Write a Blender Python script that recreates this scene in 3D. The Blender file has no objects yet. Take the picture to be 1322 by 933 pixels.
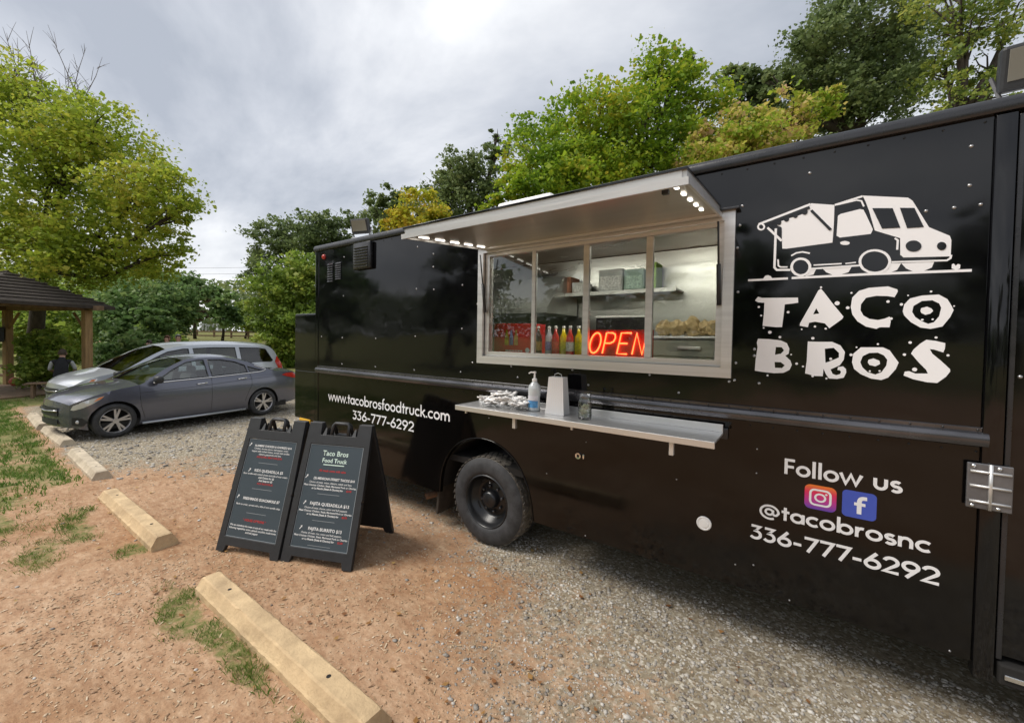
import bpy, bmesh, math, random
import numpy as np
from mathutils import Vector, Matrix
from mathutils.geometry import delaunay_2d_cdt, tessellate_polygon

# ------------------------------------------------------------------ camera, sky, sun, exposure
scene = bpy.context.scene
COL = scene.collection
PI = math.pi
rad = math.radians

def camera_axes(yaw, pitch, roll):
    f = Vector((-math.sin(yaw)*math.cos(pitch), math.cos(yaw)*math.cos(pitch), -math.sin(pitch)))
    r = Vector((math.cos(yaw), math.sin(yaw), 0)); u = r.cross(f)
    return r*math.cos(roll)+u*math.sin(roll), u*math.cos(roll)-r*math.sin(roll), f

cam_data = bpy.data.cameras.new('camera')
cam = bpy.data.objects.new('camera', cam_data); COL.objects.link(cam)
cr, cu, cf = camera_axes(rad(35.09), rad(1.378), rad(0.932))
cam.matrix_world = Matrix(((cr.x, cu.x, -cf.x, 0), (cr.y, cu.y, -cf.y, 0), (cr.z, cu.z, -cf.z, 1.95), (0, 0, 0, 1)))
cam_data.sensor_width = 36; cam_data.lens = 14.297; cam_data.shift_y = -0.01248
cam_data.clip_start = 0.05; cam_data.clip_end = 2000
scene.camera = cam

SUN_EL, SUN_AZ = rad(52), rad(228)          # azimuth clockwise from +Y: the light comes from behind the camera, left
wd = bpy.data.worlds.new('World'); scene.world = wd; wd.use_nodes = True
nt = wd.node_tree; nt.nodes.clear()
def wn(t, **k):
    n = nt.nodes.new(t)
    for a, b in k.items(): setattr(n, a, b)
    return n
def wl(a, b): nt.links.new(a, b)
def wmath(op, a, b=None, c=None):
    n = wn('ShaderNodeMath', operation=op)
    for i, v in enumerate((a, b, c)):
        if v is None: continue
        if isinstance(v, (int, float)): n.inputs[i].default_value = v
        else: wl(v, n.inputs[i])
    return n.outputs[0]
sky = wn('ShaderNodeTexSky', sky_type='NISHITA', sun_disc=False, sun_elevation=SUN_EL, sun_rotation=SUN_AZ)
sky.dust_density = 2.5
tc = wn('ShaderNodeTexCoord'); sx = wn('ShaderNodeSeparateXYZ'); wl(tc.outputs['Generated'], sx.inputs[0])
zc = wmath('ADD', wmath('MAXIMUM', sx.outputs[2], 0.0), 0.22)
cx_ = wn('ShaderNodeCombineXYZ'); wl(wmath('DIVIDE', sx.outputs[0], zc), cx_.inputs[0]); wl(wmath('DIVIDE', sx.outputs[1], zc), cx_.inputs[1])
mp = wn('ShaderNodeMapping'); mp.inputs['Rotation'].default_value = (0, 0, rad(30)); mp.inputs['Scale'].default_value = (0.7, 1.2, 1); mp.inputs['Location'].default_value = (9.1, 12.7, 0)
wl(cx_.outputs[0], mp.inputs[0])
n1 = wn('ShaderNodeTexNoise'); n1.inputs['Scale'].default_value = 0.85; n1.inputs['Detail'].default_value = 7; n1.inputs['Roughness'].default_value = 0.56; n1.inputs['Distortion'].default_value = 0.35
wl(mp.outputs[0], n1.inputs['Vector'])
ramp = wn('ShaderNodeValToRGB'); cr_ = ramp.color_ramp
cr_.elements[0].position = 0.36; cr_.elements[0].color = (2.3, 2.48, 2.82, 1)
cr_.elements[1].position = 0.65; cr_.elements[1].color = (5.7, 5.75, 5.8, 1)
e = cr_.elements.new(0.46); e.color = (3.15, 3.3, 3.6, 1)
e = cr_.elements.new(0.54); e.color = (4.1, 4.2, 4.4, 1)
wl(n1.outputs['Fac'], ramp.inputs[0])
hb = wn('ShaderNodeMix', data_type='RGBA'); hb.inputs[7].default_value = (5.3, 5.3, 5.3, 1)      # cloud thins to bright haze at the horizon
wl(wmath('MULTIPLY', wmath('MAXIMUM', wmath('MULTIPLY_ADD', sx.outputs[2], -3.6, 1.0), 0.0), 0.55), hb.inputs[0]); wl(ramp.outputs[0], hb.inputs[6])
mx = wn('ShaderNodeMix', data_type='RGBA'); mx.inputs[0].default_value = 0.94
wl(sky.outputs[0], mx.inputs[6]); wl(hb.outputs[2], mx.inputs[7])
bg = wn('ShaderNodeBackground'); bg.inputs['Strength'].default_value = 0.1
wl(mx.outputs[2], bg.inputs[0])
wo = wn('ShaderNodeOutputWorld'); wl(bg.outputs[0], wo.inputs[0])

sun_data = bpy.data.lights.new('sun', 'SUN'); sun_data.energy = 1.5; sun_data.angle = rad(28); sun_data.color = (1.0, 0.94, 0.86)
sun = bpy.data.objects.new('sun', sun_data); COL.objects.link(sun)
sdir = Vector((math.sin(SUN_AZ)*math.cos(SUN_EL), math.cos(SUN_AZ)*math.cos(SUN_EL), math.sin(SUN_EL)))
sun.rotation_euler = sdir.to_track_quat('Z', 'Y').to_euler(); sun.location = (0, -10, 30)

scene.view_settings.view_transform = 'Standard'; scene.view_settings.look = 'None'
scene.view_settings.exposure = 1.08; scene.view_settings.gamma = 1.0; scene.view_settings.use_curve_mapping = False
scene.render.engine = 'CYCLES'
scene.cycles.max_bounces = 8; scene.cycles.diffuse_bounces = 4; scene.cycles.glossy_bounces = 4
scene.cycles.transparent_max_bounces = 10; scene.cycles.use_denoising = True; scene.cycles.caustics_reflective = False

# ------------------------------------------------------------------ helpers
def gh(x, y):
    """height of the ground: flat yard, rising gently far away"""
    d = math.hypot(x, y); t = min(1, max(0, (d-30)/40)); return 2.3*t*t*(3-2*t)

class MB:
    """collects boxes, tubes and sheets, then links them as one mesh object"""
    def __init__(s): s.v = []; s.f = []; s.m = []; s.mi = 0
    def add(s, vs, fs):
        o = len(s.v); s.v += [tuple(v) for v in vs]; s.f += [tuple(i+o for i in f) for f in fs]; s.m += [s.mi]*len(fs); return s
    def box(s, c, d, rot=None, bev=0.0):
        x, y, z = d[0]/2, d[1]/2, d[2]/2
        if bev <= 0:
            vs = [Vector((a*x, b*y, e*z)) for a in (-1, 1) for b in (-1, 1) for e in (-1, 1)]
            fs = [(0, 1, 3, 2), (4, 6, 7, 5), (0, 4, 5, 1), (2, 3, 7, 6), (0, 2, 6, 4), (1, 5, 7, 3)]
        else:
            bm = bmesh.new(); bmesh.ops.create_cube(bm, size=1)
            for v in bm.verts: v.co = Vector((v.co.x*d[0], v.co.y*d[1], v.co.z*d[2]))
            bmesh.ops.bevel(bm, geom=bm.edges[:], offset=bev, segments=2, affect='EDGES', profile=0.5)
            bm.verts.index_update(); vs = [v.co.copy() for v in bm.verts]; fs = [[v.index for v in f.verts] for f in bm.faces]; bm.free()
        if rot is not None: vs = [rot @ v for v in vs]
        c = Vector(c); return s.add([v+c for v in vs], fs)
    def b2(s, x0, x1, y0, y1, z0, z1, bev=0.0):
        return s.box(((x0+x1)/2, (y0+y1)/2, (z0+z1)/2), (x1-x0, y1-y0, z1-z0), None, bev)
    def tube(s, path, rs, n=8, caps=True):
        path = [Vector(p) for p in path]
        if isinstance(rs, (int, float)): rs = [rs]*len(path)
        vs = []; fs = []; prev = None
        for i, p in enumerate(path):
            t = (path[min(i+1, len(path)-1)]-path[max(i-1, 0)])
            t = t.normalized() if t.length > 1e-9 else Vector((0, 0, 1))
            if prev is None:
                a = t.cross(Vector((0, 0, 1)));
                if a.length < 0.1: a = t.cross(Vector((1, 0, 0)))
            else: a = prev - t*prev.dot(t)
            a.normalize(); prev = a; b = t.cross(a)
            for k in range(n):
                g = 2*PI*k/n; vs.append(p+(a*math.cos(g)+b*math.sin(g))*rs[i])
        for i in range(len(path)-1):
            for k in range(n): fs.append((i*n+k, i*n+(k+1) % n, (i+1)*n+(k+1) % n, (i+1)*n+k))
        if caps: fs.append(tuple(range(n-1, -1, -1))); fs.append(tuple((len(path)-1)*n+k for k in range(n)))
        return s.add(vs, fs)
    def lathe(s, prof, c, axis='Y', n=32, a0=0, a1=2*PI):
        """prof: list of (radius, position along axis)"""
        full = abs(a1-a0-2*PI) < 1e-6; m = n if full else n+1; vs = []; fs = []
        for r, h in prof:
            for k in range(m):
                g = a0+(a1-a0)*k/n; p, q = r*math.cos(g), r*math.sin(g)
                vs.append({'Y': (p, h, q), 'Z': (p, q, h), 'X': (h, p, q)}[axis])
        for i in range(len(prof)-1):
            for k in range(n): k2 = (k+1) % m; fs.append((i*m+k, i*m+k2, (i+1)*m+k2, (i+1)*m+k))
        c = Vector(c); return s.add([Vector(v)+c for v in vs], fs)
    def plate(s, outer, holes, to3, thick=None):
        """flat plate from a 2D outline with holes; to3(a, b, depth) gives the 3D point"""
        loops = [outer]+list(holes)
        tri = tessellate_polygon([[Vector((p[0], p[1], 0)) for p in l] for l in loops])
        flat = [p for l in loops for p in l]
        ar = lambda t: (flat[t[1]][0]-flat[t[0]][0])*(flat[t[2]][1]-flat[t[0]][1])-(flat[t[2]][0]-flat[t[0]][0])*(flat[t[1]][1]-flat[t[0]][1])
        tri = [t if ar(t) > 0 else (t[0], t[2], t[1]) for t in tri if abs(ar(t)) > 1e-10]
        s.add([to3(p[0], p[1], 0) for p in flat], tri)
        if thick:
            s.add([to3(p[0], p[1], thick) for p in flat], [t[::-1] for t in tri])
            for l in loops:
                k = len(l); vs = [to3(p[0], p[1], 0) for p in l]+[to3(p[0], p[1], thick) for p in l]
                s.add(vs, [(i, (i+1) % k, k+(i+1) % k, k+i) for i in range(k)])
        return s
    def ribbon(s, path, w, to3, depth=0.0):
        closed = path[-1] == 'c'; pts = [Vector((p[0], p[1])) for p in path if p != 'c']; n = len(pts); vs = []; fs = []
        for i, p in enumerate(pts):
            a = pts[(i-1) % n] if (closed or i > 0) else None; b = pts[(i+1) % n] if (closed or i < n-1) else None
            d1 = (p-a).normalized() if a is not None else (b-p).normalized(); d2 = (b-p).normalized() if b is not None else d1
            nn = Vector((-(d1.y+d2.y), d1.x+d2.x)); nn = nn.normalized() if nn.length > 1e-6 else Vector((-d1.y, d1.x))
            k = min(1.8, 1/max(0.35, nn.dot(Vector((-d1.y, d1.x))))); nn *= w/2*k
            vs.append(to3(p.x+nn.x, p.y+nn.y, depth)); vs.append(to3(p.x-nn.x, p.y-nn.y, depth))
        for i in range(n if closed else n-1):
            j = (i+1) % n; fs.append((2*i, 2*i+1, 2*j+1, 2*j))
        return s.add(vs, fs)
    def build(s, name, mat, parent=None, smooth=False, inv=None, normals=False):
        me = bpy.data.meshes.new(name); me.from_pydata(s.v, [], s.f)
        for mm in (mat if isinstance(mat, (list, tuple)) else [mat]): me.materials.append(mm)
        if isinstance(mat, (list, tuple)): me.polygons.foreach_set('material_index', s.m)
        if normals:
            bm = bmesh.new(); bm.from_mesh(me); bmesh.ops.remove_doubles(bm, verts=bm.verts[:], dist=1e-5); bmesh.ops.recalc_face_normals(bm, faces=bm.faces[:]); bm.to_mesh(me); bm.free()
        me.update()
        if smooth: me.shade_smooth() if smooth is True else me.set_sharp_from_angle(angle=rad(smooth))
        if smooth and smooth is not True:
            me.shade_smooth(); me.set_sharp_from_angle(angle=rad(smooth))
        o = bpy.data.objects.new(name, me); COL.objects.link(o)
        if parent is not None:
            o.parent = parent
            if parent.type == 'EMPTY' and parent.get('_w'): o.matrix_parent_inverse = parent.matrix_basis.inverted()
        return o

def tag(o, label=None, cat=None, group=None, kind=None):
    if label: o['label'] = label
    if cat: o['category'] = cat
    if group: o['group'] = group
    if kind: o['kind'] = kind
    return o
def thing(name, label, cat, loc=(0, 0, 0), rz=0, group=None, world=False):
    """an Empty at the thing's base; world=True: its parts are written in world coordinates"""
    o = bpy.data.objects.new(name, None); COL.objects.link(o); o.empty_display_size = 0.2
    o.location = loc; o.rotation_euler = (0, 0, rz)
    if world: o['_w'] = 1
    return tag(o, label, cat, group)
def copy_tree(o, parent=None):
    c = o.copy(); COL.objects.link(c); c.parent = parent
    for ch in list(o.children):
        d = copy_tree(ch, c); d.matrix_parent_inverse = ch.matrix_parent_inverse.copy()
    return c

# ------------------------------------------------------------------ materials
def material(name, col, rough=0.5, metal=0.0, var=0.0, vscale=6.0, bump=0.0, bscale=40.0, spec=0.5, rvar=0.0, coat=0.0, emit=None, estr=0.0, stretch=None, detail=5.0, dark=None):
    m = bpy.data.materials.new(name); m.use_nodes = True; t = m.node_tree; p = t.nodes['Principled BSDF']
    p.inputs['Base Color'].default_value = (*col, 1); p.inputs['Roughness'].default_value = rough; p.inputs['Metallic'].default_value = metal
    p.inputs['Specular IOR Level'].default_value = spec; p.inputs['Coat Weight'].default_value = coat; p.inputs['Coat Roughness'].default_value = 0.03
    if emit: p.inputs['Emission Color'].default_value = (*emit, 1); p.inputs['Emission Strength'].default_value = estr
    if var or bump or rvar:
        c = t.nodes.new('ShaderNodeTexCoord'); src = c.outputs['Object']
        if stretch:
            q = t.nodes.new('ShaderNodeMapping'); q.inputs['Scale'].default_value = stretch; t.links.new(src, q.inputs[0]); src = q.outputs[0]
        def noise(sc, d=detail):
            n = t.nodes.new('ShaderNodeTexNoise'); n.inputs['Scale'].default_value = sc; n.inputs['Detail'].default_value = d; n.inputs['Roughness'].default_value = 0.6; t.links.new(src, n.inputs['Vector']); return n
        if var:
            n = noise(vscale); r = t.nodes.new('ShaderNodeValToRGB'); r.color_ramp.elements[0].position = 0.3; r.color_ramp.elements[1].position = 0.72
            lo = dark or [max(0, a*(1-var)) for a in col]; hi = [min(1, a*(1+var)) for a in col]
            r.color_ramp.elements[0].color = (*lo, 1); r.color_ramp.elements[1].color = (*hi, 1)
            t.links.new(n.outputs['Fac'], r.inputs[0]); t.links.new(r.outputs[0], p.inputs['Base Color'])
        if rvar:
            n = noise(vscale*1.7); r = t.nodes.new('ShaderNodeMapRange'); r.inputs[1].default_value = 0.3; r.inputs[2].default_value = 0.7
            r.inputs[3].default_value = max(0.02, rough-rvar); r.inputs[4].default_value = min(1, rough+rvar); t.links.new(n.outputs['Fac'], r.inputs[0]); t.links.new(r.outputs[0], p.inputs['Roughness'])
        if bump:
            n = noise(bscale); b = t.nodes.new('ShaderNodeBump'); b.inputs['Strength'].default_value = 1.0; b.inputs['Distance'].default_value = bump
            t.links.new(n.outputs['Fac'], b.inputs['Height']); t.links.new(b.outputs[0], p.inputs['Normal'])
    return m

def leaf_material(name, cols, noise_scale=0.5, transl=0.35):
    m = bpy.data.materials.new(name); m.use_nodes = True; t = m.node_tree; t.nodes.clear()
    g = t.nodes.new('ShaderNodeNewGeometry'); c = t.nodes.new('ShaderNodeTexCoord')
    n = t.nodes.new('ShaderNodeTexNoise'); n.inputs['Scale'].default_value = noise_scale; n.inputs['Detail'].default_value = 3; t.links.new(c.outputs['Object'], n.inputs['Vector'])
    a = t.nodes.new('ShaderNodeMath'); a.operation = 'MULTIPLY_ADD'; a.inputs[1].default_value = 1.5; a.inputs[2].default_value = -0.5; t.links.new(n.outputs['Fac'], a.inputs[0])
    b = t.nodes.new('ShaderNodeMath'); b.operation = 'MULTIPLY_ADD'; b.inputs[1].default_value = 0.55; t.links.new(g.outputs['Random Per Island'], b.inputs[0]); t.links.new(a.outputs[0], b.inputs[2])
    r = t.nodes.new('ShaderNodeValToRGB'); r.color_ramp.elements[0].position = 0.1; r.color_ramp.elements[1].position = 0.95
    r.color_ramp.elements[0].color = (*cols[0], 1); r.color_ramp.elements[1].color = (*cols[-1], 1)
    for i, k in enumerate(cols[1:-1]):
        e = r.color_ramp.elements.new(0.1+0.85*(i+1)/(len(cols)-1)); e.color = (*k, 1)
    t.links.new(b.outputs[0], r.inputs[0])
    d = t.nodes.new('ShaderNodeBsdfPrincipled'); d.inputs['Roughness'].default_value = 0.55; d.inputs['Specular IOR Level'].default_value = 0.35
    tr = t.nodes.new('ShaderNodeBsdfTranslucent'); mxx = t.nodes.new('ShaderNodeMixShader'); mxx.inputs[0].default_value = transl
    t.links.new(r.outputs[0], d.inputs['Base Color']); t.links.new(r.outputs[0], tr.inputs['Color'])
    t.links.new(d.outputs[0], mxx.inputs[1]); t.links.new(tr.outputs[0], mxx.inputs[2])
    o = t.nodes.new('ShaderNodeOutputMaterial'); t.links.new(mxx.outputs[0], o.inputs[0]); return m

def glass_material(name, tint, refl=0.09, rough=0.01):
    m = bpy.data.materials.new(name); m.use_nodes = True; t = m.node_tree; t.nodes.clear()
    tr = t.nodes.new('ShaderNodeBsdfTransparent'); tr.inputs[0].default_value = (*tint, 1)
    gl = t.nodes.new('ShaderNodeBsdfGlossy'); gl.inputs['Roughness'].default_value = rough
    fr = t.nodes.new('ShaderNodeFresnel'); fr.inputs[0].default_value = 1.5
    a = t.nodes.new('ShaderNodeMath'); a.operation = 'MULTIPLY_ADD'; a.inputs[1].default_value = 0.9; a.inputs[2].default_value = refl; a.use_clamp = True; t.links.new(fr.outputs[0], a.inputs[0])
    x = t.nodes.new('ShaderNodeMixShader'); t.links.new(a.outputs[0], x.inputs[0]); t.links.new(tr.outputs[0], x.inputs[1]); t.links.new(gl.outputs[0], x.inputs[2])
    o = t.nodes.new('ShaderNodeOutputMaterial'); t.links.new(x.outputs[0], o.inputs[0]); return m

M = {}
M['black'] = material('black_paint', (0.003, 0.003, 0.004), 0.07, 0, bump=0.006, bscale=1.6, spec=0.5, rvar=0.03, vscale=3, detail=1.5)
M['black_low'] = material('black_paint_dusty', (0.0035, 0.003, 0.0028), 0.09, 0, var=0.5, vscale=1.5, bump=0.004, bscale=1.3, spec=0.4, rvar=0.04, detail=2)
M['rail'] = material('painted_rail', (0.020, 0.021, 0.025), 0.28, 0.1, var=0.2, spec=0.6, rvar=0.1)
M['rubrail'] = material('scuffed_rub_rail', (0.11, 0.11, 0.12), 0.2, 0.7, var=0.35, vscale=9, spec=0.7, rvar=0.1, stretch=(0.3, 1, 1))
M['dark'] = material('dark_underbody', (0.012, 0.011, 0.010), 0.8, 0, var=0.4)
M['plastic'] = material('black_plastic', (0.022, 0.024, 0.027), 0.5, 0, var=0.15, vscale=20, bump=0.0006, bscale=220)
M['alu'] = material('brushed_aluminium', (0.70, 0.70, 0.70), 0.40, 0.75, var=0.1, vscale=5, rvar=0.08, stretch=(0.15, 1, 6))
M['shelf_steel'] = material('brushed_shelf_steel', (0.72, 0.72, 0.72), 0.34, 0.75, var=0.06, vscale=4, rvar=0.06, stretch=(0.2, 1, 1))
M['steel'] = material('stainless_steel', (0.50, 0.50, 0.49), 0.33, 1.0, var=0.06, vscale=3, bump=0.003, bscale=2.2, rvar=0.08, stretch=(0.35, 1, 1.6), detail=2)
M['steel_flat'] = material('satin_steel', (0.50, 0.50, 0.49), 0.38, 0.8, var=0.05, vscale=3, rvar=0.06)
M['steel_soft'] = material('stainless_underside', (0.55, 0.51, 0.46), 0.38, 0.9, var=0.08, vscale=2, rvar=0.06, stretch=(0.3, 2, 1))
M['chrome'] = material('chrome', (0.75, 0.75, 0.76), 0.12, 1.0)
M['galv'] = material('galvanised_hinge', (0.17, 0.17, 0.18), 0.45, 0.6, var=0.2, vscale=14)
M['white'] = material('white_vinyl', (0.86, 0.86, 0.88), 0.35)
M['white_plastic'] = material('white_plastic', (0.86, 0.85, 0.84), 0.4, var=0.04)
M['red_lens'] = material('red_lens', (0.45, 0.02, 0.015), 0.15, coat=0.6)
M['amber'] = material('amber_lens', (0.75, 0.22, 0.05), 0.2, coat=0.6)
M['yellow'] = material('yellow_paint', (0.70, 0.40, 0.02), 0.4, var=0.1)
M['rubber'] = material('tyre_rubber', (0.036, 0.037, 0.04), 0.7, var=0.45, vscale=14, bump=0.001, bscale=90)
M['tread'] = material('dusty_tread', (0.15, 0.135, 0.115), 0.9, var=0.5, vscale=16, bump=0.003, bscale=60)
M['rim'] = material('black_steel_rim', (0.010, 0.011, 0.013), 0.32, 0.1, var=0.3, spec=0.6)
M['rust'] = material('rusty_pipe', (0.28, 0.17, 0.11), 0.7, 0.4, var=0.4, vscale=20)
M['mud'] = material('muddy_flap', (0.045, 0.035, 0.026), 0.9, var=0.5, vscale=10)
M['glass'] = glass_material('window_glass', (0.90, 0.93, 0.91), 0.015)
M['car_glass'] = glass_material('car_glass', (0.72, 0.80, 0.77), 0.10)
M['van_glass'] = glass_material('tinted_glass', (0.20, 0.22, 0.23), 0.06)
M['clear'] = glass_material('clear_plastic', (0.93, 0.95, 0.95), 0.05)
M['led'] = material('led', (0.9, 0.9, 0.9), 0.3, emit=(1.0, 0.95, 0.85), estr=1.6)
M['lamp_panel'] = material('interior_lamp', (0.9, 0.9, 0.9), 0.3, emit=(1.0, 0.93, 0.80), estr=12)
M['neon'] = material('neon_tube', (1.0, 0.16, 0.06), 0.3, emit=(1.0, 0.10, 0.025), estr=3.2)
M['neon_back'] = material('neon_sign_back', (0.40, 0.012, 0.010), 0.25)
M['concrete'] = material('weathered_concrete', (0.58, 0.43, 0.25), 0.9, var=0.22, vscale=6, bump=0.006, bscale=55, dark=(0.40, 0.285, 0.165), detail=9)
M['concrete_grey'] = material('pale_concrete', (0.54, 0.46, 0.345), 0.9, var=0.25, vscale=6, bump=0.006, bscale=45, dark=(0.36, 0.30, 0.22), detail=9)
M['wood'] = material('timber_post', (0.30, 0.19, 0.085), 0.75, var=0.3, vscale=7, stretch=(3, 3, 0.4), bump=0.002, bscale=30)
M['old_wood'] = material('old_wood', (0.20, 0.13, 0.08), 0.85, var=0.35, vscale=6, bump=0.002, bscale=30)
M['roof'] = material('roof_shingle', (0.048, 0.038, 0.032), 0.9, var=0.3, vscale=9, bump=0.006, bscale=50)
M['bark'] = material('bark', (0.055, 0.042, 0.033), 0.95, var=0.4, vscale=9, bump=0.012, bscale=22, stretch=(1, 1, 0.25))
M['twig'] = material('bare_twig', (0.16, 0.13, 0.12), 0.9)
M['poster'] = material('slate_poster', (0.050, 0.068, 0.083), 0.35, var=0.08, vscale=2)
M['ink_white'] = material('poster_white_ink', (0.75, 0.76, 0.76), 0.5)
M['ink_red'] = material('poster_red_ink', (0.50, 0.03, 0.03), 0.5)
M['ink_mint'] = material('poster_mint_ink', (0.62, 0.78, 0.70), 0.5)
M['skin'] = material('skin', (0.42, 0.25, 0.18), 0.55)
M['hair_brown'] = material('brown_hair', (0.045, 0.03, 0.02), 0.7, var=0.4, vscale=40)
M['hair_grey'] = material('grey_hair', (0.30, 0.28, 0.26), 0.7, var=0.3, vscale=40)
M['hair_red'] = material('auburn_hair', (0.16, 0.07, 0.04), 0.7, var=0.3, vscale=40)
M['cloth_black'] = material('black_cloth', (0.012, 0.013, 0.016), 0.9, var=0.3, vscale=12)
M['cloth_white'] = material('white_cloth', (0.62, 0.62, 0.62), 0.9, var=0.1, vscale=12)
M['cloth_grey'] = material('grey_cloth', (0.42, 0.44, 0.47), 0.9, var=0.1, vscale=12)
M['cloth_pink'] = material('rose_cloth', (0.45, 0.22, 0.20), 0.9, var=0.1, vscale=12)
M['denim'] = material('denim', (0.05, 0.07, 0.12), 0.9, var=0.2, vscale=20)
M['sedan'] = material('graphite_car_paint', (0.115, 0.122, 0.158), 0.26, 0.5, coat=0.9, spec=0.5)
M['silver'] = material('silver_car_paint', (0.46, 0.49, 0.53), 0.30, 0.45, coat=0.8)
M['alloy'] = material('alloy_wheel', (0.55, 0.54, 0.55), 0.3, 0.8)
M['lamp_lens'] = material('headlamp_lens', (0.62, 0.63, 0.63), 0.12, 0.3, coat=1.0)
M['seat'] = material('car_seat', (0.10, 0.10, 0.105), 0.8)
M['leaf_maple'] = leaf_material('maple_leaves', [(0.19, 0.28, 0.035), (0.31, 0.41, 0.045), (0.44, 0.50, 0.06), (0.58, 0.53, 0.09)], 0.45, 0.52)
M['leaf_bright'] = leaf_material('bright_leaves', [(0.11, 0.21, 0.02), (0.21, 0.34, 0.025), (0.34, 0.45, 0.035), (0.55, 0.46, 0.05)], 0.4, 0.48)
M['leaf_green'] = leaf_material('green_leaves', [(0.08, 0.15, 0.045), (0.14, 0.24, 0.08), (0.21, 0.32, 0.11), (0.28, 0.35, 0.12)], 0.5, 0.45)
M['leaf_olive'] = leaf_material('olive_leaves', [(0.13, 0.21, 0.035), (0.21, 0.32, 0.05), (0.30, 0.40, 0.07), (0.42, 0.44, 0.09)], 0.45, 0.45)
M['leaf_dark'] = leaf_material('dark_leaves', [(0.09, 0.135, 0.05), (0.145, 0.20, 0.075), (0.20, 0.26, 0.095), (0.27, 0.31, 0.12)], 0.4, 0.42)
M['leaf_yellow'] = leaf_material('yellow_leaves', [(0.24, 0.32, 0.03), (0.42, 0.45, 0.04), (0.58, 0.50, 0.05), (0.64, 0.42, 0.06)], 0.6, 0.5)
M['leaf_autumn'] = leaf_material('autumn_leaves', [(0.22, 0.36, 0.03), (0.36, 0.46, 0.05), (0.58, 0.48, 0.12), (0.62, 0.42, 0.28)], 0.8, 0.5)
M['leaf_rust'] = leaf_material('rust_leaves', [(0.08, 0.06, 0.035), (0.13, 0.085, 0.05), (0.18, 0.10, 0.07), (0.12, 0.12, 0.05)], 0.6)
M['leaf_sparse'] = leaf_material('sparse_leaves', [(0.10, 0.16, 0.045), (0.20, 0.28, 0.06), (0.34, 0.39, 0.08), (0.46, 0.45, 0.09)], 0.4, 0.5)
M['grass'] = leaf_material('grass_blades', [(0.06, 0.14, 0.02), (0.11, 0.22, 0.035), (0.19, 0.28, 0.06), (0.36, 0.33, 0.13)], 1.2, 0.35)
M['stone'] = leaf_material('gravel_stones', [(0.16, 0.13, 0.11), (0.27, 0.25, 0.22), (0.40, 0.37, 0.33), (0.62, 0.59, 0.54)], 3.0, 0.0)
M['pebble'] = leaf_material('clay_pebbles', [(0.28, 0.17, 0.10), (0.38, 0.25, 0.15), (0.46, 0.33, 0.21), (0.58, 0.48, 0.36)], 3.0, 0.0)
# ------------------------------------------------------------------ the ground
def vnoise(x, y, seed=0):
    """smooth value noise, vectorised"""
    x = np.asarray(x, float); y = np.asarray(y, float); xi = np.floor(x).astype(np.int64); yi = np.floor(y).astype(np.int64); xf = x-xi; yf = y-yi
    def hsh(a, b):
        h = (a*374761393+b*668265263+seed*974711) & 0xffffffff; h = ((h ^ (h >> 13))*1274126177) & 0xffffffff; return ((h ^ (h >> 16)) & 0xffff)/65535.0
    u = xf*xf*(3-2*xf); v = yf*yf*(3-2*yf)
    return (hsh(xi, yi)*(1-u)+hsh(xi+1, yi)*u)*(1-v)+(hsh(xi, yi+1)*(1-u)+hsh(xi+1, yi+1)*u)*v
def fbm(x, y, seed=0, o=4):
    s = 0; a = 0.5; t = 0
    for i in range(o): s = s+a*vnoise(x*2**i, y*2**i, seed+i); t += a; a *= 0.5
    return s/t
def sstep(a, b, x): t = np.clip((x-a)/(b-a), 0, 1); return t*t*(3-2*t)
PATCH = [(-3.45, 1.0, 0.30, 0.12), (-2.95, 1.04, 0.55, 0.06), (-2.1, 1.03, 0.5, 0.05), (-5.9, 0.86, 0.45, 0.16), (-4.95, 0.98, 0.22, 0.14), (-5.4, 0.52, 0.35, 0.12), (-6.6, 0.35, 0.4, 0.1), (-8.5, 0.9, 0.9, 0.22)]
def zones(x, y):
    """(gravel, grass) weights 0..1 of the yard at x, y"""
    n = fbm(x*0.9, y*0.9, 3); n2 = fbm(x*2.7, y*2.7, 9); n3 = fbm(x*0.35+5, y*0.35, 21)
    d = np.hypot(x, y)
    g1 = sstep(-5.6, -8.6, x+2.4*(n-0.5)+1.0*(n2-0.5)-0.6*(y-2.0))*sstep(0.95, 1.5, y+0.5*(n2-0.5))*sstep(9.5, 8.2, y+n)          # by the parked cars
    g2 = sstep(-3.3, -0.2, x+2.2*(n-0.5)+1.1*(n2-0.5)+1.2*(y-2.3))*sstep(0.15, 0.9, y+0.6*(n2-0.5))                                   # along the truck
    g3 = sstep(2.6, 3.3, y+0.4*(n2-0.5))*sstep(-7.5, -6.0, x)*0.55
    gravel = np.clip(np.maximum(np.maximum(g1, 0.9*g2), g3), 0, 1)*sstep(9.8, 8.6, y)
    lawn = sstep(-5.7, -8.0, x+2.6*(n-0.5)+0.55*(y-0.6))*sstep(1.25, 0.95, y+0.25*(n2-0.5))
    lawn = lawn*(0.6+0.4*sstep(0.36, 0.52, n2+0.25*(n3-0.5)+0.25*sstep(-10, -14, x)))
    far = np.maximum(sstep(-15.6, -17.0, x+1.5*(n-0.5))*(1-sstep(7.6, 8.4, y)*sstep(12.2, 11.2, y)*0.8), sstep(9.0, 10.5, y+0.8*(n-0.5)))
    far = np.maximum(far, sstep(14, 20, d)*sstep(1.5, 0.0, y)*0.8)
    p = np.zeros_like(x)
    for (px, py, rx, ry) in PATCH: p = np.maximum(p, sstep(1.5, 0.2, np.hypot((x-px)/rx, (y-py)/ry)+2.4*(n2-0.5)+1.2*(n-0.5)))
    grass = np.clip(np.maximum(np.maximum(lawn, far), p*0.8), 0, 1)
    return gravel*(1-grass), grass

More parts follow.
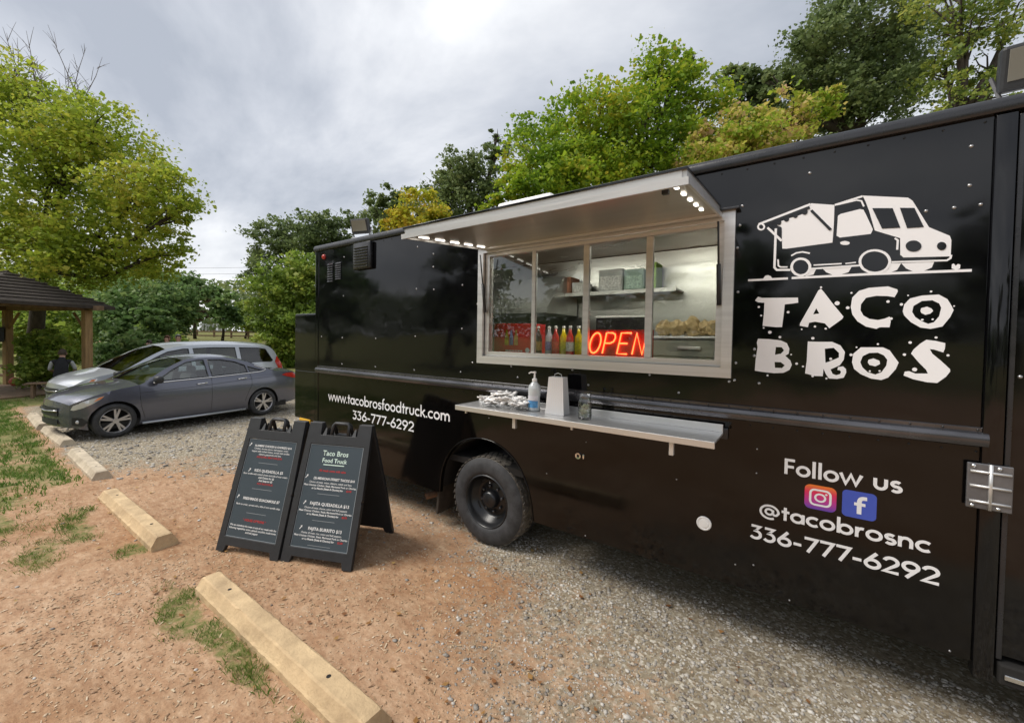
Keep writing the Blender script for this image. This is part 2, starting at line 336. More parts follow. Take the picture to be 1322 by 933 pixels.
def axis(segs):
    out = []
    for a, b, s in segs: out += list(np.arange(a, b, s))
    out.append(segs[-1][1]); return np.array(out)
gx = axis([(-420, -120, 30), (-120, -40, 5), (-40, -14, 0.5), (-14, -6, 0.11), (-6, 3, 0.05), (3, 12, 0.5), (12, 60, 6), (60, 420, 45)])
gy = axis([(-420, -60, 40), (-60, -10, 5), (-10, -1, 0.4), (-1, 4.2, 0.05), (4.2, 10, 0.2), (10, 40, 1.5), (40, 120, 10), (120, 420, 50)])
GX, GY = np.meshgrid(gx, gy, indexing='ij'); nx, ny = GX.shape
near = sstep(26, 8, np.hypot(GX, GY))
hz = (fbm(GX*1.1, GY*1.1, 40, 3)-0.5)*0.06+(fbm(GX*5, GY*5, 50, 3)-0.5)*0.024+(fbm(GX*14, GY*14, 60, 2)-0.5)*0.010
hz = hz*near-0.012*near
dd = np.clip((np.hypot(GX, GY)-30)/40, 0, 1); hz = hz+2.3*dd*dd*(3-2*dd)
zg, zr = zones(GX, GY)
def grid_object(name, X, Y, Z, mat):
    nx, ny = X.shape; me = bpy.data.meshes.new(name)
    co = np.stack([X, Y, Z], -1).reshape(-1, 3).astype(np.float32)
    i = np.arange((nx-1)*(ny-1)); a = (i//(ny-1))*ny+i % (ny-1)
    q = np.stack([a, a+ny, a+ny+1, a+1], -1).astype(np.int32)
    me.vertices.add(len(co)); me.vertices.foreach_set('co', co.ravel())
    me.loops.add(q.size); me.loops.foreach_set('vertex_index', q.ravel())
    me.polygons.add(len(q)); me.polygons.foreach_set('loop_start', np.arange(0, q.size, 4, dtype=np.int32)); me.update(calc_edges=True)
    me.materials.append(mat); me.shade_smooth(); o = bpy.data.objects.new(name, me); COL.objects.link(o); return o

def ground_material():
    m = bpy.data.materials.new('yard_ground'); m.use_nodes = True; t = m.node_tree; p = t.nodes['Principled BSDF']; L = t.links.new
    p.inputs['Roughness'].default_value = 0.95; p.inputs['Specular IOR Level'].default_value = 0.2
    at = t.nodes.new('ShaderNodeAttribute'); at.attribute_name = 'zone'; sp = t.nodes.new('ShaderNodeSeparateColor'); L(at.outputs['Color'], sp.inputs[0])
    tc = t.nodes.new('ShaderNodeTexCoord')
    def noise(sc, d=6, ro=0.6, st=None):
        src = tc.outputs['Object']
        if st: q = t.nodes.new('ShaderNodeMapping'); q.inputs['Scale'].default_value = st; q.inputs['Rotation'].default_value = (0, 0, 0.5); L(src, q.inputs[0]); src = q.outputs[0]
        n = t.nodes.new('ShaderNodeTexNoise'); n.inputs['Scale'].default_value = sc; n.inputs['Detail'].default_value = d; n.inputs['Roughness'].default_value = ro; L(src, n.inputs['Vector']); return n.outputs['Fac']
    def ramp(f, stops):
        r = t.nodes.new('ShaderNodeValToRGB'); c = r.color_ramp; c.elements[0].position = stops[0][0]; c.elements[0].color = (*stops[0][1], 1); c.elements[1].position = stops[-1][0]; c.elements[1].color = (*stops[-1][1], 1)
        for q, k in stops[1:-1]: e = c.elements.new(q); e.color = (*k, 1)
        L(f, r.inputs[0]); return r.outputs[0]
    def mix(f, a, b, mode='MIX'):
        x = t.nodes.new('ShaderNodeMix'); x.data_type = 'RGBA'; x.blend_type = mode
        if isinstance(f, float): x.inputs[0].default_value = f
        else: L(f, x.inputs[0])
        L(a, x.inputs[6]); L(b, x.inputs[7]); return x.outputs[2]
    big = noise(0.55, 4); mid = noise(5.0, 8, 0.7); fine = noise(42, 5, 0.7); streak = noise(9, 6, 0.7, (1, 2.6, 1))
    dirt = ramp(mid, [(0.28, (0.23, 0.122, 0.068)), (0.44, (0.395, 0.245, 0.15)), (0.58, (0.48, 0.325, 0.21)), (0.74, (0.63, 0.49, 0.35))])
    dirt2 = ramp(streak, [(0.3, (0.24, 0.122, 0.07)), (0.5, (0.43, 0.285, 0.18)), (0.72, (0.65, 0.51, 0.37))])
    dirt = mix(0.45, dirt, dirt2)
    redd = ramp(big, [(0.36, (0.84, 0.72, 0.60)), (0.5, (0.98, 0.93, 0.88)), (0.64, (1.10, 1.07, 1.05))]); dirt = mix(1.0, dirt, redd, 'MULTIPLY')
    spk = ramp(fine, [(0.35, (0.82, 0.81, 0.80)), (0.6, (1.03, 1.03, 1.03)), (0.75, (1.18, 1.18, 1.16))]); dirt = mix(0.8, dirt, spk, 'MULTIPLY')
    vo = t.nodes.new('ShaderNodeTexVoronoi'); vo.inputs['Scale'].default_value = 62; L(tc.outputs['Object'], vo.inputs['Vector'])
    vs = t.nodes.new('ShaderNodeSeparateColor'); L(vo.outputs['Color'], vs.inputs[0])
    grav = ramp(vs.outputs[0], [(0.0, (0.13, 0.105, 0.07)), (0.4, (0.26, 0.225, 0.16)), (0.8, (0.37, 0.335, 0.26)), (1.0, (0.70, 0.67, 0.59))])
    grav = mix(0.32, grav, ramp(mid, [(0.3, (0.21, 0.155, 0.10)), (0.7, (0.38, 0.31, 0.22))]))
    gm = t.nodes.new('ShaderNodeMath'); gm.operation = 'MULTIPLY_ADD'; gm.inputs[1].default_value = 1.0; L(sp.outputs[0], gm.inputs[0])
    mm = t.nodes.new('ShaderNodeMath'); mm.operation = 'MULTIPLY_ADD'; mm.inputs[1].default_value = 2.2; mm.inputs[2].default_value = -1.1; L(noise(11, 9, 0.78), mm.inputs[0]); L(mm.outputs[0], gm.inputs[2])
    mr = t.nodes.new('ShaderNodeMapRange'); mr.inputs[1].default_value = 0.25; mr.inputs[2].default_value = 0.75; L(gm.outputs[0], mr.inputs[0])
    col = mix(mr.outputs[0], dirt, grav)
    gr = ramp(noise(7, 6, 0.7), [(0.3, (0.085, 0.115, 0.03)), (0.5, (0.14, 0.165, 0.048)), (0.72, (0.25, 0.23, 0.10))])
    gb = t.nodes.new('ShaderNodeMath'); gb.operation = 'MULTIPLY_ADD'; gb.inputs[1].default_value = 1.9; gb.inputs[2].default_value = -1.05; L(noise(16, 7, 0.75), gb.inputs[0])
    ga = t.nodes.new('ShaderNodeMath'); ga.operation = 'ADD'; L(sp.outputs[1], ga.inputs[0]); L(gb.outputs[0], ga.inputs[1])
    m2 = t.nodes.new('ShaderNodeMapRange'); m2.inputs[1].default_value = 0.35; m2.inputs[2].default_value = 0.8; m2.inputs[4].default_value = 0.9; L(ga.outputs[0], m2.inputs[0])
    col = mix(m2.outputs[0], col, gr); L(col, p.inputs['Base Color'])
    b = t.nodes.new('ShaderNodeBump'); b.inputs['Strength'].default_value = 0.9; b.inputs['Distance'].default_value = 0.022; L(mid, b.inputs['Height'])
    b2 = t.nodes.new('ShaderNodeBump'); b2.inputs['Strength'].default_value = 0.9; b2.inputs['Distance'].default_value = 0.006; L(fine, b2.inputs['Height']); L(b.outputs[0], b2.inputs['Normal']); L(b2.outputs[0], p.inputs['Normal'])
    return m
ground = tag(grid_object('ground', GX, GY, hz, ground_material()), kind='structure')
ca = ground.data.color_attributes.new('zone', 'FLOAT_COLOR', 'POINT')
ca.data.foreach_set('color', np.stack([zg, zr, np.zeros_like(zg), np.ones_like(zg)], -1).astype(np.float32).ravel())
def gz(x, y):
    """ground height from the grid, vectorised"""
    i = np.clip(np.searchsorted(gx, x)-1, 0, nx-2); j = np.clip(np.searchsorted(gy, y)-1, 0, ny-2)
    u = (x-gx[i])/(gx[i+1]-gx[i]); v = (y-gy[j])/(gy[j+1]-gy[j])
    return (hz[i, j]*(1-u)+hz[i+1, j]*u)*(1-v)+(hz[i, j+1]*(1-u)+hz[i+1, j+1]*u)*v

def raw_mesh(name, co, faces, mat, parent=None, flat=False):
    """faces: int array (n, k) with constant k"""
    me = bpy.data.meshes.new(name); k = faces.shape[1]
    me.vertices.add(len(co)); me.vertices.foreach_set('co', np.ascontiguousarray(co, dtype=np.float32).ravel())
    me.loops.add(faces.size); me.loops.foreach_set('vertex_index', np.ascontiguousarray(faces, dtype=np.int32).ravel())
    me.polygons.add(len(faces)); me.polygons.foreach_set('loop_start', np.arange(0, faces.size, k, dtype=np.int32)); me.update(calc_edges=True)
    me.materials.append(mat); o = bpy.data.objects.new(name, me); COL.objects.link(o)
    if parent is not None: o.parent = parent
    return o

rng = np.random.default_rng(7)
ICO_V = np.array([(0, 0, 1)]+[(0.894*math.cos(k*PI*0.4), 0.894*math.sin(k*PI*0.4), 0.447) for k in range(5)]+[(0.894*math.cos((k+0.5)*PI*0.4), 0.894*math.sin((k+0.5)*PI*0.4), -0.447) for k in range(5)]+[(0, 0, -1)])
ICO_F = np.array([(0, 1+k, 1+(k+1) % 5) for k in range(5)]+[(1+k, 6+k, 1+(k+1) % 5) for k in range(5)]+[(6+k, 6+(k+1) % 5, 1+(k+1) % 5) for k in range(5)]+[(11, 6+(k+1) % 5, 6+k) for k in range(5)])
def scatter_stones(name, pts, size, mat, label, flat=0.6):
    n = len(pts); a = rng.uniform(0, 2*PI, n); c, s = np.cos(a), np.sin(a)
    v = ICO_V[None]*rng.uniform(0.75, 1.25, (n, 12, 1))*np.stack([size*rng.uniform(0.7, 1.35, n), size*rng.uniform(0.6, 1.0, n), size*flat*rng.uniform(0.6, 1.1, n)], -1)[:, None]
    x = v[..., 0]*c[:, None]-v[..., 1]*s[:, None]; y = v[..., 0]*s[:, None]+v[..., 1]*c[:, None]
    z = gz(pts[:, 0], pts[:, 1])+size*0.12
    co = np.stack([x+pts[:, :1], y+pts[:, 1:2], v[..., 2]+z[:, None]], -1).reshape(-1, 3)
    f = (ICO_F[None]+12*np.arange(n)[:, None, None]).reshape(-1, 3)
    return tag(raw_mesh(name, co, f, mat), label, 'gravel', kind='stuff')
def sample(n, x0, x1, y0, y1, which, thr=0.0):
    p = np.stack([rng.uniform(x0, x1, n), rng.uniform(y0, y1, n)], -1); g, r = zones(p[:, 0], p[:, 1])
    w = {'gravel': g, 'grass': r, 'dirt': 1-np.maximum(g, r)}[which]; return p[rng.uniform(thr, 1, n) < w]
p = np.concatenate([sample(26000, -2.6, 1.6, 1.1, 3.4, 'gravel'), sample(9000, -7, -2.4, 2.4, 4.0, 'gravel'), sample(16000, -14, -6, 1.2, 8.5, 'gravel')])
sz = 0.003+0.004*rng.random(len(p))+0.013*rng.random(len(p))**7; sz = np.where(p[:, 0] < -5, sz*2.2, sz)
q_ = np.concatenate([sample(220, -4.8, 1.4, 0.6, 3.2, 'gravel'), sample(50, -6.5, 0.2, 0.2, 2.9, 'dirt')]); p = np.concatenate([p, q_]); sz = np.concatenate([sz, rng.uniform(0.010, 0.022, len(q_))])
scatter_stones('gravel', p, sz, M['stone'], 'grey crushed gravel strewn along the truck and under the cars')
p = np.concatenate([sample(16000, -4.5, 0.6, 0.3, 2.9, 'dirt'), sample(6000, -8, -3, -0.6, 2.9, 'dirt')])
scatter_stones('dirt_pebbles', p, 0.002+0.0035*rng.random(len(p))+0.009*rng.random(len(p))**9, M['pebble'], 'loose clay crumbs and pebbles lying on the bare dirt')
# short straws and chips lying flat on the bare dirt
p = np.concatenate([sample(2600, -4.5, -0.5, 0.2, 2.4, 'dirt'), sample(1500, -8, -3.5, -0.4, 2.6, 'dirt')]); n = len(p)
a = rng.uniform(0, PI, n); ln = 0.004+0.014*rng.random(n)**2; wd_ = rng.uniform(0.0012, 0.005, n); z = gz(p[:, 0], p[:, 1])+0.003
dx, dy = np.cos(a), np.sin(a); co = []
for sx_, sy_, hz_ in ((-1, -1, 0.0), (1, -1, 0.004), (1, 1, 0.004), (-1, 1, 0.0)):
    co.append(np.stack([p[:, 0]+sx_*ln*dx-sy_*wd_*dy, p[:, 1]+sx_*ln*dy+sy_*wd_*dx, z+hz_], -1))
M['straw'] = leaf_material('straw_chips', [(0.16, 0.09, 0.05), (0.34, 0.22, 0.12), (0.50, 0.38, 0.24), (0.62, 0.52, 0.38)], 2.0, 0.0)
tag(raw_mesh('straw_litter', np.stack(co, 1).reshape(-1, 3), np.arange(4*n).reshape(-1, 4), M['straw']), 'dry straw and wood chips littering the bare dirt', 'litter', kind='stuff')
# a few fallen leaves
p = np.stack([rng.uniform(-7.5, 1.2, 260), rng.uniform(0.2, 3.2, 260)], -1); n = len(p); a = rng.uniform(0, 2*PI, n); z = gz(p[:, 0], p[:, 1])+0.012; s_ = rng.uniform(0.012, 0.028, n); co = []
for k, (u, v, h) in enumerate(((-1, 0, 0.004), (0.1, -0.6, -0.002), (1, 0, 0.008), (0.1, 0.6, 0.004))): co.append(np.stack([p[:, 0]+s_*(u*np.cos(a)-v*np.sin(a)), p[:, 1]+s_*(u*np.sin(a)+v*np.cos(a)), z+h*rng.uniform(0, 1.5, n)], -1))
M['fallen'] = leaf_material('fallen_leaves', [(0.12, 0.05, 0.02), (0.25, 0.11, 0.04), (0.36, 0.20, 0.07), (0.45, 0.33, 0.12)], 2.0, 0.2)
tag(raw_mesh('fallen_leaves', np.stack(co, 1).reshape(-1, 3), np.arange(4*n).reshape(-1, 4), M['fallen']), 'small dry leaves fallen on the dirt and gravel', 'leaves', kind='stuff')
# grass blades
def blades(p, h0, h1, w):
    p = p[sstep(0.34, 0.62, fbm(p[:, 0]*7, p[:, 1]*7, 91, 3)) > rng.random(len(p))]; n = len(p); a = rng.uniform(0, 2*PI, n); h = rng.uniform(h0, h1, n)*(0.6+0.8*fbm(p[:, 0]*2, p[:, 1]*2, 77, 2)); lean = rng.uniform(0.1, 0.9, n)*h; z = gz(p[:, 0], p[:, 1])-0.004
    bx, by = np.cos(a), np.sin(a); l2 = rng.uniform(0, 2*PI, n); lx, ly = np.cos(l2)*lean, np.sin(l2)*lean
    v0 = np.stack([p[:, 0]-bx*w, p[:, 1]-by*w, z], -1); v1 = np.stack([p[:, 0]+bx*w, p[:, 1]+by*w, z], -1)
    v2 = np.stack([p[:, 0]+bx*w*0.7+lx*0.4, p[:, 1]+by*w*0.7+ly*0.4, z+h*0.6], -1); v3 = np.stack([p[:, 0]+lx, p[:, 1]+ly, z+h], -1)
    return np.stack([v0, v1, v2, v3], 1).reshape(-1, 3)
pn = np.concatenate([sample(70000, -6.8, -1.5, 0.2, 1.25, 'grass', 0.05)]); pf = np.concatenate([sample(80000, -18, -6.5, -2.5, 1.4, 'grass', 0.1), sample(26000, -34, -17, -4, 8, 'grass', 0.2)])
co = np.concatenate([blades(pn, 0.012, 0.042, 0.0017), blades(pf, 0.025, 0.07, 0.007)])
tag(raw_mesh('grass', co, np.arange(len(co)).reshape(-1, 4), M['grass']), 'short green grass of the lawn and the tufts along the concrete stops', 'grass', kind='stuff')

# ------------------------------------------------------------------ trees
def build_tree(name, label, base, lobes, ls, cnt, pal, group=None, cat='tree', trunk_r=None, seed=1, wood='bark', squash=0.85, lean=0.0):
    r = np.random.default_rng(seed); bx, by = base; b0 = gh(bx, by)-0.15
    t = thing(name, label, cat, (bx, by, b0), 0, group)
    Lb = np.array(lobes, float); Lb[:, :3] -= (bx, by, b0); c0 = np.average(Lb[:, :3], axis=0, weights=Lb[:, 3]**2); top = (Lb[:, 2]+Lb[:, 3]).max()
    low = max(0.15*top, (Lb[:, 2]-Lb[:, 3]).min()); mb = MB(); tr = trunk_r or max(0.05, 0.018*top+0.02)
    hub = Vector((c0[0]*0.35, c0[1]*0.35, low+0.15*(top-low))); apex = Vector((c0[0], c0[1], c0[2]+0.3*(top-c0[2])))
    pth = [Vector((0, 0, 0)), hub*0.5+Vector((r.normal()*0.1, r.normal()*0.1, 0)), hub, hub.lerp(apex, 0.5)+Vector((r.normal()*0.2, r.normal()*0.2, 0)), apex]
    mb.tube(pth, [tr*1.25, tr, tr*0.85, tr*0.5, tr*0.15], 8)
    for x, y, z, rr in Lb:
        c = Vector((x, y, z)); f = min(0.85, max(0.0, (z-rr*0.8-hub.z)/max(0.1, apex.z-hub.z))); st = hub.lerp(apex, f*0.8)
        md = st.lerp(c, 0.55)+Vector((0, 0, -0.12*(c-st).length+0.1)); mb.tube([st, md, c], [tr*0.5, tr*0.32, tr*0.12], 6)
        for k in range(7):
            d = Vector(r.normal(size=3)).normalized(); d.z = abs(d.z)*0.7+d.z*0.3; e = c+d*rr*r.uniform(0.6, 0.98); m_ = c.lerp(e, 0.5)+Vector(r.normal(size=3))*rr*0.07
            s0 = md.lerp(c, r.uniform(0.2, 1)); mb.tube([s0, m_, e], [tr*0.14, tr*0.08, tr*0.02], 5, False)
    mb.build('trunk', M[wood], t, True)
    wgt = Lb[:, 3]**2.2; wgt /= wgt.sum(); per = 64; nC = max(12, int(cnt/per)); li = r.choice(len(Lb), nC, p=wgt)
    d = r.normal(size=(nC, 3)); d /= np.linalg.norm(d, axis=1)[:, None]; rad_ = Lb[li, 3]*r.random(nC)**0.42*r.uniform(0.85, 1.1, nC)
    cc = Lb[li, :3]+d*rad_[:, None]*np.array([1, 1, squash]); sg = np.clip(Lb[li, 3]*0.15, 0.11, 0.42)*r.uniform(0.55, 1.25, nC)
    off = r.normal(size=(nC, per, 3))*np.array([1, 1, 0.55]); p = (cc[:, None]+off*sg[:, None, None]).reshape(-1, 3); p = p[p[:, 2] > 0.08]; n = len(p)
    ax = r.normal(size=(n, 3)); ax[:, 2] = ax[:, 2]*0.5-0.35; ax /= np.linalg.norm(ax, axis=1)[:, None]
    nr = r.normal(size=(n, 3))*0.75; nr[:, 2] += 0.8; sd = np.cross(ax, nr); sd /= np.linalg.norm(sd, axis=1)[:, None]+1e-9; nn = np.cross(sd, ax)
    L_ = ls*np.clip(np.exp(r.normal(0, 0.36, n)), 0.4, 2.0)[:, None]; W_ = L_*r.uniform(0.32, 0.46, n)[:, None]
    v0 = p-ax*L_*0.5; v2 = p+ax*L_*0.5; v1 = p-ax*L_*0.05+sd*W_+nn*W_*0.3; v3 = p-ax*L_*0.05-sd*W_+nn*W_*0.3
    raw_mesh('crown', np.stack([v0, v1, v2, v3], 1).reshape(-1, 3), np.arange(4*n).reshape(-1, 4), M['leaf_'+pal], t)
    return t
TREES=[('broad_maple', 'wide yellow-green maple overhanging the dark roofed pavilion', (-26.28, 2.31), [(-23.6, 1.99, 9.86, 2.0),
 (-20.76, 3.34, 8.81, 1.93),
 (-22.83, 2.46, 7.31, 2.57),
 (-18.46, 4.28, 6.74, 1.6),
 (-20.67, 3.91, 5.35, 2.0),
 (-23.71, 1.78, 5.29, 2.0),
 (-17.05, 4.64, 5.94, 0.9),
 (-20.81, 2.57, 4.56, 1.6),
 (-18.84, 4.57, 4.71, 1.1),
 (-24.34, 1.51, 11.42, 1.14)], 0.11, 52000, 'maple'),
 ('leafy_tree', 'dense mid green tree beside the pavilion, above the minivan', (-31.04, 7.52), [(-31.1, 7.54, 3.54, 2.29),
 (-32.58, 6.48, 3.06, 1.92),
 (-31.68, 8.34, 3.29, 1.52),
 (-32.1, 9.32, 4.85, 1.39),
 (-31.8, 6.99, 1.93, 2.06),
 (-30.86, 7.65, 1.72, 1.6)], 0.18, 24000, 'green'),
 ('leafy_tree', 'olive green tree behind the pavilion, under the wide maple', (-40.14, 6.01), [(-39.2, 5.52, 3.92, 3.09),
 (-37.63, 7.89, 5.38, 2.67),
 (-39.73, 3.88, 2.32, 2.72),
 (-36.88, 5.87, 1.88, 2.97),
 (-42.97, 2.86, 3.33, 3.09)], 0.2, 22000, 'olive'),
 ('distant_tree', 'small reddish brown tree far behind the minivan', (-50.92, 15.54), [(-48.44, 14.99, 6.2, 1.37),
 (-48.96, 14.57, 4.44, 1.22),
 (-49.15, 15.65, 3.97, 1.09)], 0.3, 2200, 'rust'),
 ('distant_tree', 'small upright green tree above the white railing', (-48.63, 17.15), [(-46.43, 16.38, 5.48, 1.3),
 (-46.39, 16.37, 3.95, 1.45),
 (-46.7, 17.35, 3.47, 1.09)], 0.3, 3200, 'green'),
 ('distant_tree', 'small round pale green tree right of the white railing', (-50.07, 19.81), [(-50.38, 19.7, 4.93, 1.37),
 (-50.0, 19.93, 3.65, 1.37),
 (-48.05, 20.06, 2.96, 1.17)], 0.3, 2600, 'olive'),
 ('tall_tree', 'tall dark tree left of the truck, tallest of the far row', (-38.04, 17.27), [(-38.39, 17.28, 10.33, 2.19),
 (-35.71, 19.18, 10.87, 2.88),
 (-39.32, 16.54, 7.44, 1.37),
 (-34.31, 21.42, 12.08, 1.97),
 (-37.77, 17.65, 7.95, 2.47),
 (-35.41, 20.59, 9.94, 2.82)], 0.22, 20000, 'dark'),
 ('bushy_tree', 'pale green bushy tree touching the rear of the truck', (-26.54, 13.13), [(-27.04, 12.88, 5.05, 2.08),
 (-25.56, 13.94, 5.67, 1.88),
 (-26.61, 11.9, 3.11, 1.43),
 (-24.9, 13.1, 3.14, 1.9),
 (-24.41, 14.73, 5.1, 1.98),
 (-25.72, 12.49, 1.84, 1.67)], 0.17, 22000, 'olive'),
 ('leafy_tree', 'rounded grey-green tree above the rear roof corner of the truck', (-30.92, 24.72), [(-30.75, 25.23, 15.05, 2.03),
 (-32.3, 24.09, 13.28, 2.17),
 (-29.93, 25.76, 13.18, 2.17)], 0.3, 6000, 'dark'),
 ('young_tree', 'small yellow leaved tree just over the truck roof', (-18.41, 16.4), [(-18.54, 16.53, 9.51, 1.46),
 (-19.72, 15.69, 8.8, 1.1),
 (-17.55, 17.21, 8.89, 1.1),
 (-18.5, 16.52, 8.14, 1.83)], 0.16, 11000, 'yellow'),
 ('leafy_tree', 'dark tree with pointed tops between the yellow one and the bright maple', (-19.88, 22.7), [(-20.44, 22.67, 13.85, 2.06),
 (-21.44, 21.93, 13.03, 1.83),
 (-18.61, 24.0, 15.38, 1.26),
 (-19.11, 23.58, 13.19, 2.06),
 (-20.84, 22.31, 11.44, 2.29),
 (-20.11, 22.94, 15.46, 0.8),
 (-18.55, 24.08, 16.75, 0.74)], 0.19, 15000, 'dark'),
 ('bright_maple', 'large bright green maple rising behind the serving hatch', (-6.46, 17.47), [(-9.76, 15.38, 10.1, 1.78),
 (-7.84, 16.78, 11.51, 2.06),
 (-5.36, 18.57, 13.21, 1.78),
 (-6.14, 17.95, 10.86, 2.4),
 (-8.39, 15.08, 8.43, 1.94),
 (-4.03, 20.09, 12.21, 1.83),
 (-4.49, 19.21, 14.05, 1.03),
 (-9.97, 13.95, 8.01, 1.04),
 (-10.49, 13.58, 7.49, 0.71),
 (-7.21, 17.15, 9.12, 2.4),
 (-4.72, 18.93, 10.2, 2.06)], 0.14, 46000, 'bright'),
 ('autumn_tree', 'tree with pink and yellow autumn leaves behind the truck roof', (-1.07, 20.04), [(-2.28, 18.81, 10.12, 1.63),
 (-0.78, 20.5, 11.11, 1.36),
 (0.21, 21.22, 11.62, 1.04),
 (-2.94, 17.7, 9.16, 1.37),
 (-1.37, 19.43, 9.57, 1.57)], 0.14, 16000, 'autumn'),
 ('leafy_tree', 'small dark tree between the bright maple and the big oak', (-3.41, 31.84), [(-3.77, 32.11, 20.08, 1.6),
 (-2.44, 33.03, 19.42, 1.39),
 (-3.5, 32.25, 18.06, 2.13)], 0.26, 6000, 'dark'),
 ('oak_tree', 'huge dark green oak above the logo end of the truck', (2.52, 32.34), [(0.29, 31.29, 19.64, 2.62),
 (2.58, 32.95, 21.45, 3.1),
 (4.21, 34.02, 18.86, 2.76),
 (1.15, 31.81, 16.9, 2.48),
 (-0.43, 30.72, 17.72, 1.62),
 (3.11, 33.17, 16.46, 2.86),
 (-1.49, 29.98, 17.89, 0.95),
 (4.73, 34.45, 21.26, 2.14)], 0.18, 36000, 'dark'),
 ('tall_tree', 'tall sparse tree with sky showing through at the right edge', (5.76, 28.5), [(6.43, 29.43, 17.45, 1.83),
 (7.79, 30.33, 15.76, 1.6),
 (5.83, 30.18, 16.0, 1.6),
 (7.21, 29.87, 14.22, 1.71),
 (6.07, 29.23, 19.34, 2.29),
 (8.28, 30.75, 18.25, 1.71),
 (5.76, 28.84, 13.62, 1.52)], 0.15, 11000, 'sparse')]

for i, (n_, l_, b_, lo_, s_, c_, p_) in enumerate(TREES):
    if b_[1] > 14 and n_ != 'distant_tree':                    # limbs reaching lower down, behind the truck
        zl = min(q[2]-q[3] for q in lo_); cx_m = sum(q[0] for q in lo_)/len(lo_); cy_m = sum(q[1] for q in lo_)/len(lo_); rm = max(q[3] for q in lo_); k_ = 0
        while zl > 2.6 and k_ < 4: rr_ = rm*(0.95-0.1*k_); zl -= rr_*0.9; k_ += 1; lo_ = lo_+[(b_[0]*0.5+cx_m*0.5+(-1)**k_*rm*0.5, b_[1]*0.5+cy_m*0.5+0.3*k_, zl+rr_*0.6, rr_)]; c_ = int(c_*1.10)
    build_tree(n_, l_, b_, lo_, s_, c_, p_, 'trees around the yard', seed=100+i)
# dead top of the wide maple: bare grey twigs above its crown
mp_t = [o for o in scene.objects if o.name == 'broad_maple'][0]; r_ = random.Random(5); mb = MB()
for k in range(30):
    bx, by, bz = 1.2+r_.uniform(-1.8, 2.6), 0.4+r_.uniform(-0.8, 0.8), 10.4+r_.uniform(-0.9, 0.6)
    p0 = Vector((bx, by, bz)); d_ = Vector((r_.uniform(-0.5, 0.6), r_.uniform(-0.4, 0.4), 1)).normalized(); ln = r_.uniform(1.3, 2.9)
    q = [p0+d_*ln*f+Vector((r_.uniform(-.08, .08), r_.uniform(-.08, .08), 0))*f for f in (0, .35, .7, 1)]; mb.tube(q, [.024, .016, .010, .004], 5, False)
    for j in range(7):
        s0 = q[0].lerp(q[3], r_.uniform(.25, .95)); d2 = (d_+Vector((r_.uniform(-1, 1), r_.uniform(-1, 1), r_.uniform(-.1, .5)))).normalized()*r_.uniform(.25, .8); mb.tube([s0, s0+d2*.6+Vector((0, 0, .03)), s0+d2], [.009, .006, .003], 4, False)
mb.build('bare_twigs', M['twig'], mp_t)
# shrubs by the pavilion
build_tree('shrub', 'feathery green shrub between the two pavilion posts', (-20.6, 2.15), [(-20.6, 2.15, 1.0, .55), (-20.4, 2.35, .6, .5), (-20.8, 2.0, 1.5, .42), (-20.5, 2.3, 1.65, .35), (-20.9, 1.85, .6, .5), (-20.2, 2.5, 1.1, .38)], .10, 12000, 'olive', 'shrubs', 'shrub', .05, 301, squash=1.0)
build_tree('shrub', 'low dark shrub between the pavilion and the minivan', (-24.0, 5.0), [(-24.0, 5.0, .9, 1.1), (-22.9, 5.3, 1.2, 1.0), (-24.8, 4.8, 1.6, 1.0), (-23.4, 5.6, 2.2, .9)], .17, 9000, 'green', 'shrubs', 'shrub', .05, 302, squash=1.0)
build_tree('shrub', 'tangled olive shrub right behind the minivan roof', (-25.0, 6.3), [(-25.0, 6.3, 1.0, 1.1), (-24.4, 6.5, 1.0, .8), (-26.4, 6.2, 1.4, 1.2)], .18, 8000, 'olive', 'shrubs', 'shrub', .05, 303, squash=1.0)
build_tree('shrub', 'low brownish shrub at the edge of the far lawn', (-25.4, 12.2), [(-25.4, 12.2, .5, .9), (-24.5, 12.6, .6, .8), (-26.4, 11.9, .7, .8)], .16, 4000, 'olive', 'shrubs', 'shrub', .04, 304, squash=1.0)
# trees on the other side of the yard: the truck's paint mirrors them
MIR = [((-30, -12), 10.5, 4.6, 'green'), ((-22, -17), 12.5, 5.0, 'dark'), ((-12.5, -19), 11.5, 4.8, 'dark'), ((-4.5, -23), 8.5, 4.0, 'green'), ((3.5, -30), 5.6, 3.0, 'olive'), ((8.6, -25), 11.0, 3.4, 'dark'), ((18.5, -19), 11, 4.5, 'dark')]
MLAB = ['green tree left of the yard behind the viewer', 'dark tall tree behind the viewer, left of two', 'dark tree straight behind the parked signs', 'green tree mirrored in the middle of the truck', 'low olive tree mirrored under the truck logo', 'dark tree mirrored at the cab end of the truck', 'dark tree mirrored in the cab door edge']
for i, ((x, y), h, rr, pal) in enumerate(MIR):
    q = random.Random(400+i); lo = [(x+q.uniform(-.6, .6)*rr, y+q.uniform(-.4, .4)*rr, h*0.30+k*h*0.085+q.uniform(-.3, .3), rr*q.uniform(.42, .62)) for k in range(7)]
    build_tree('mirrored_tree', MLAB[i], (x, y), lo, .42, 4200, pal, 'trees on the far side of the yard', seed=420+i)
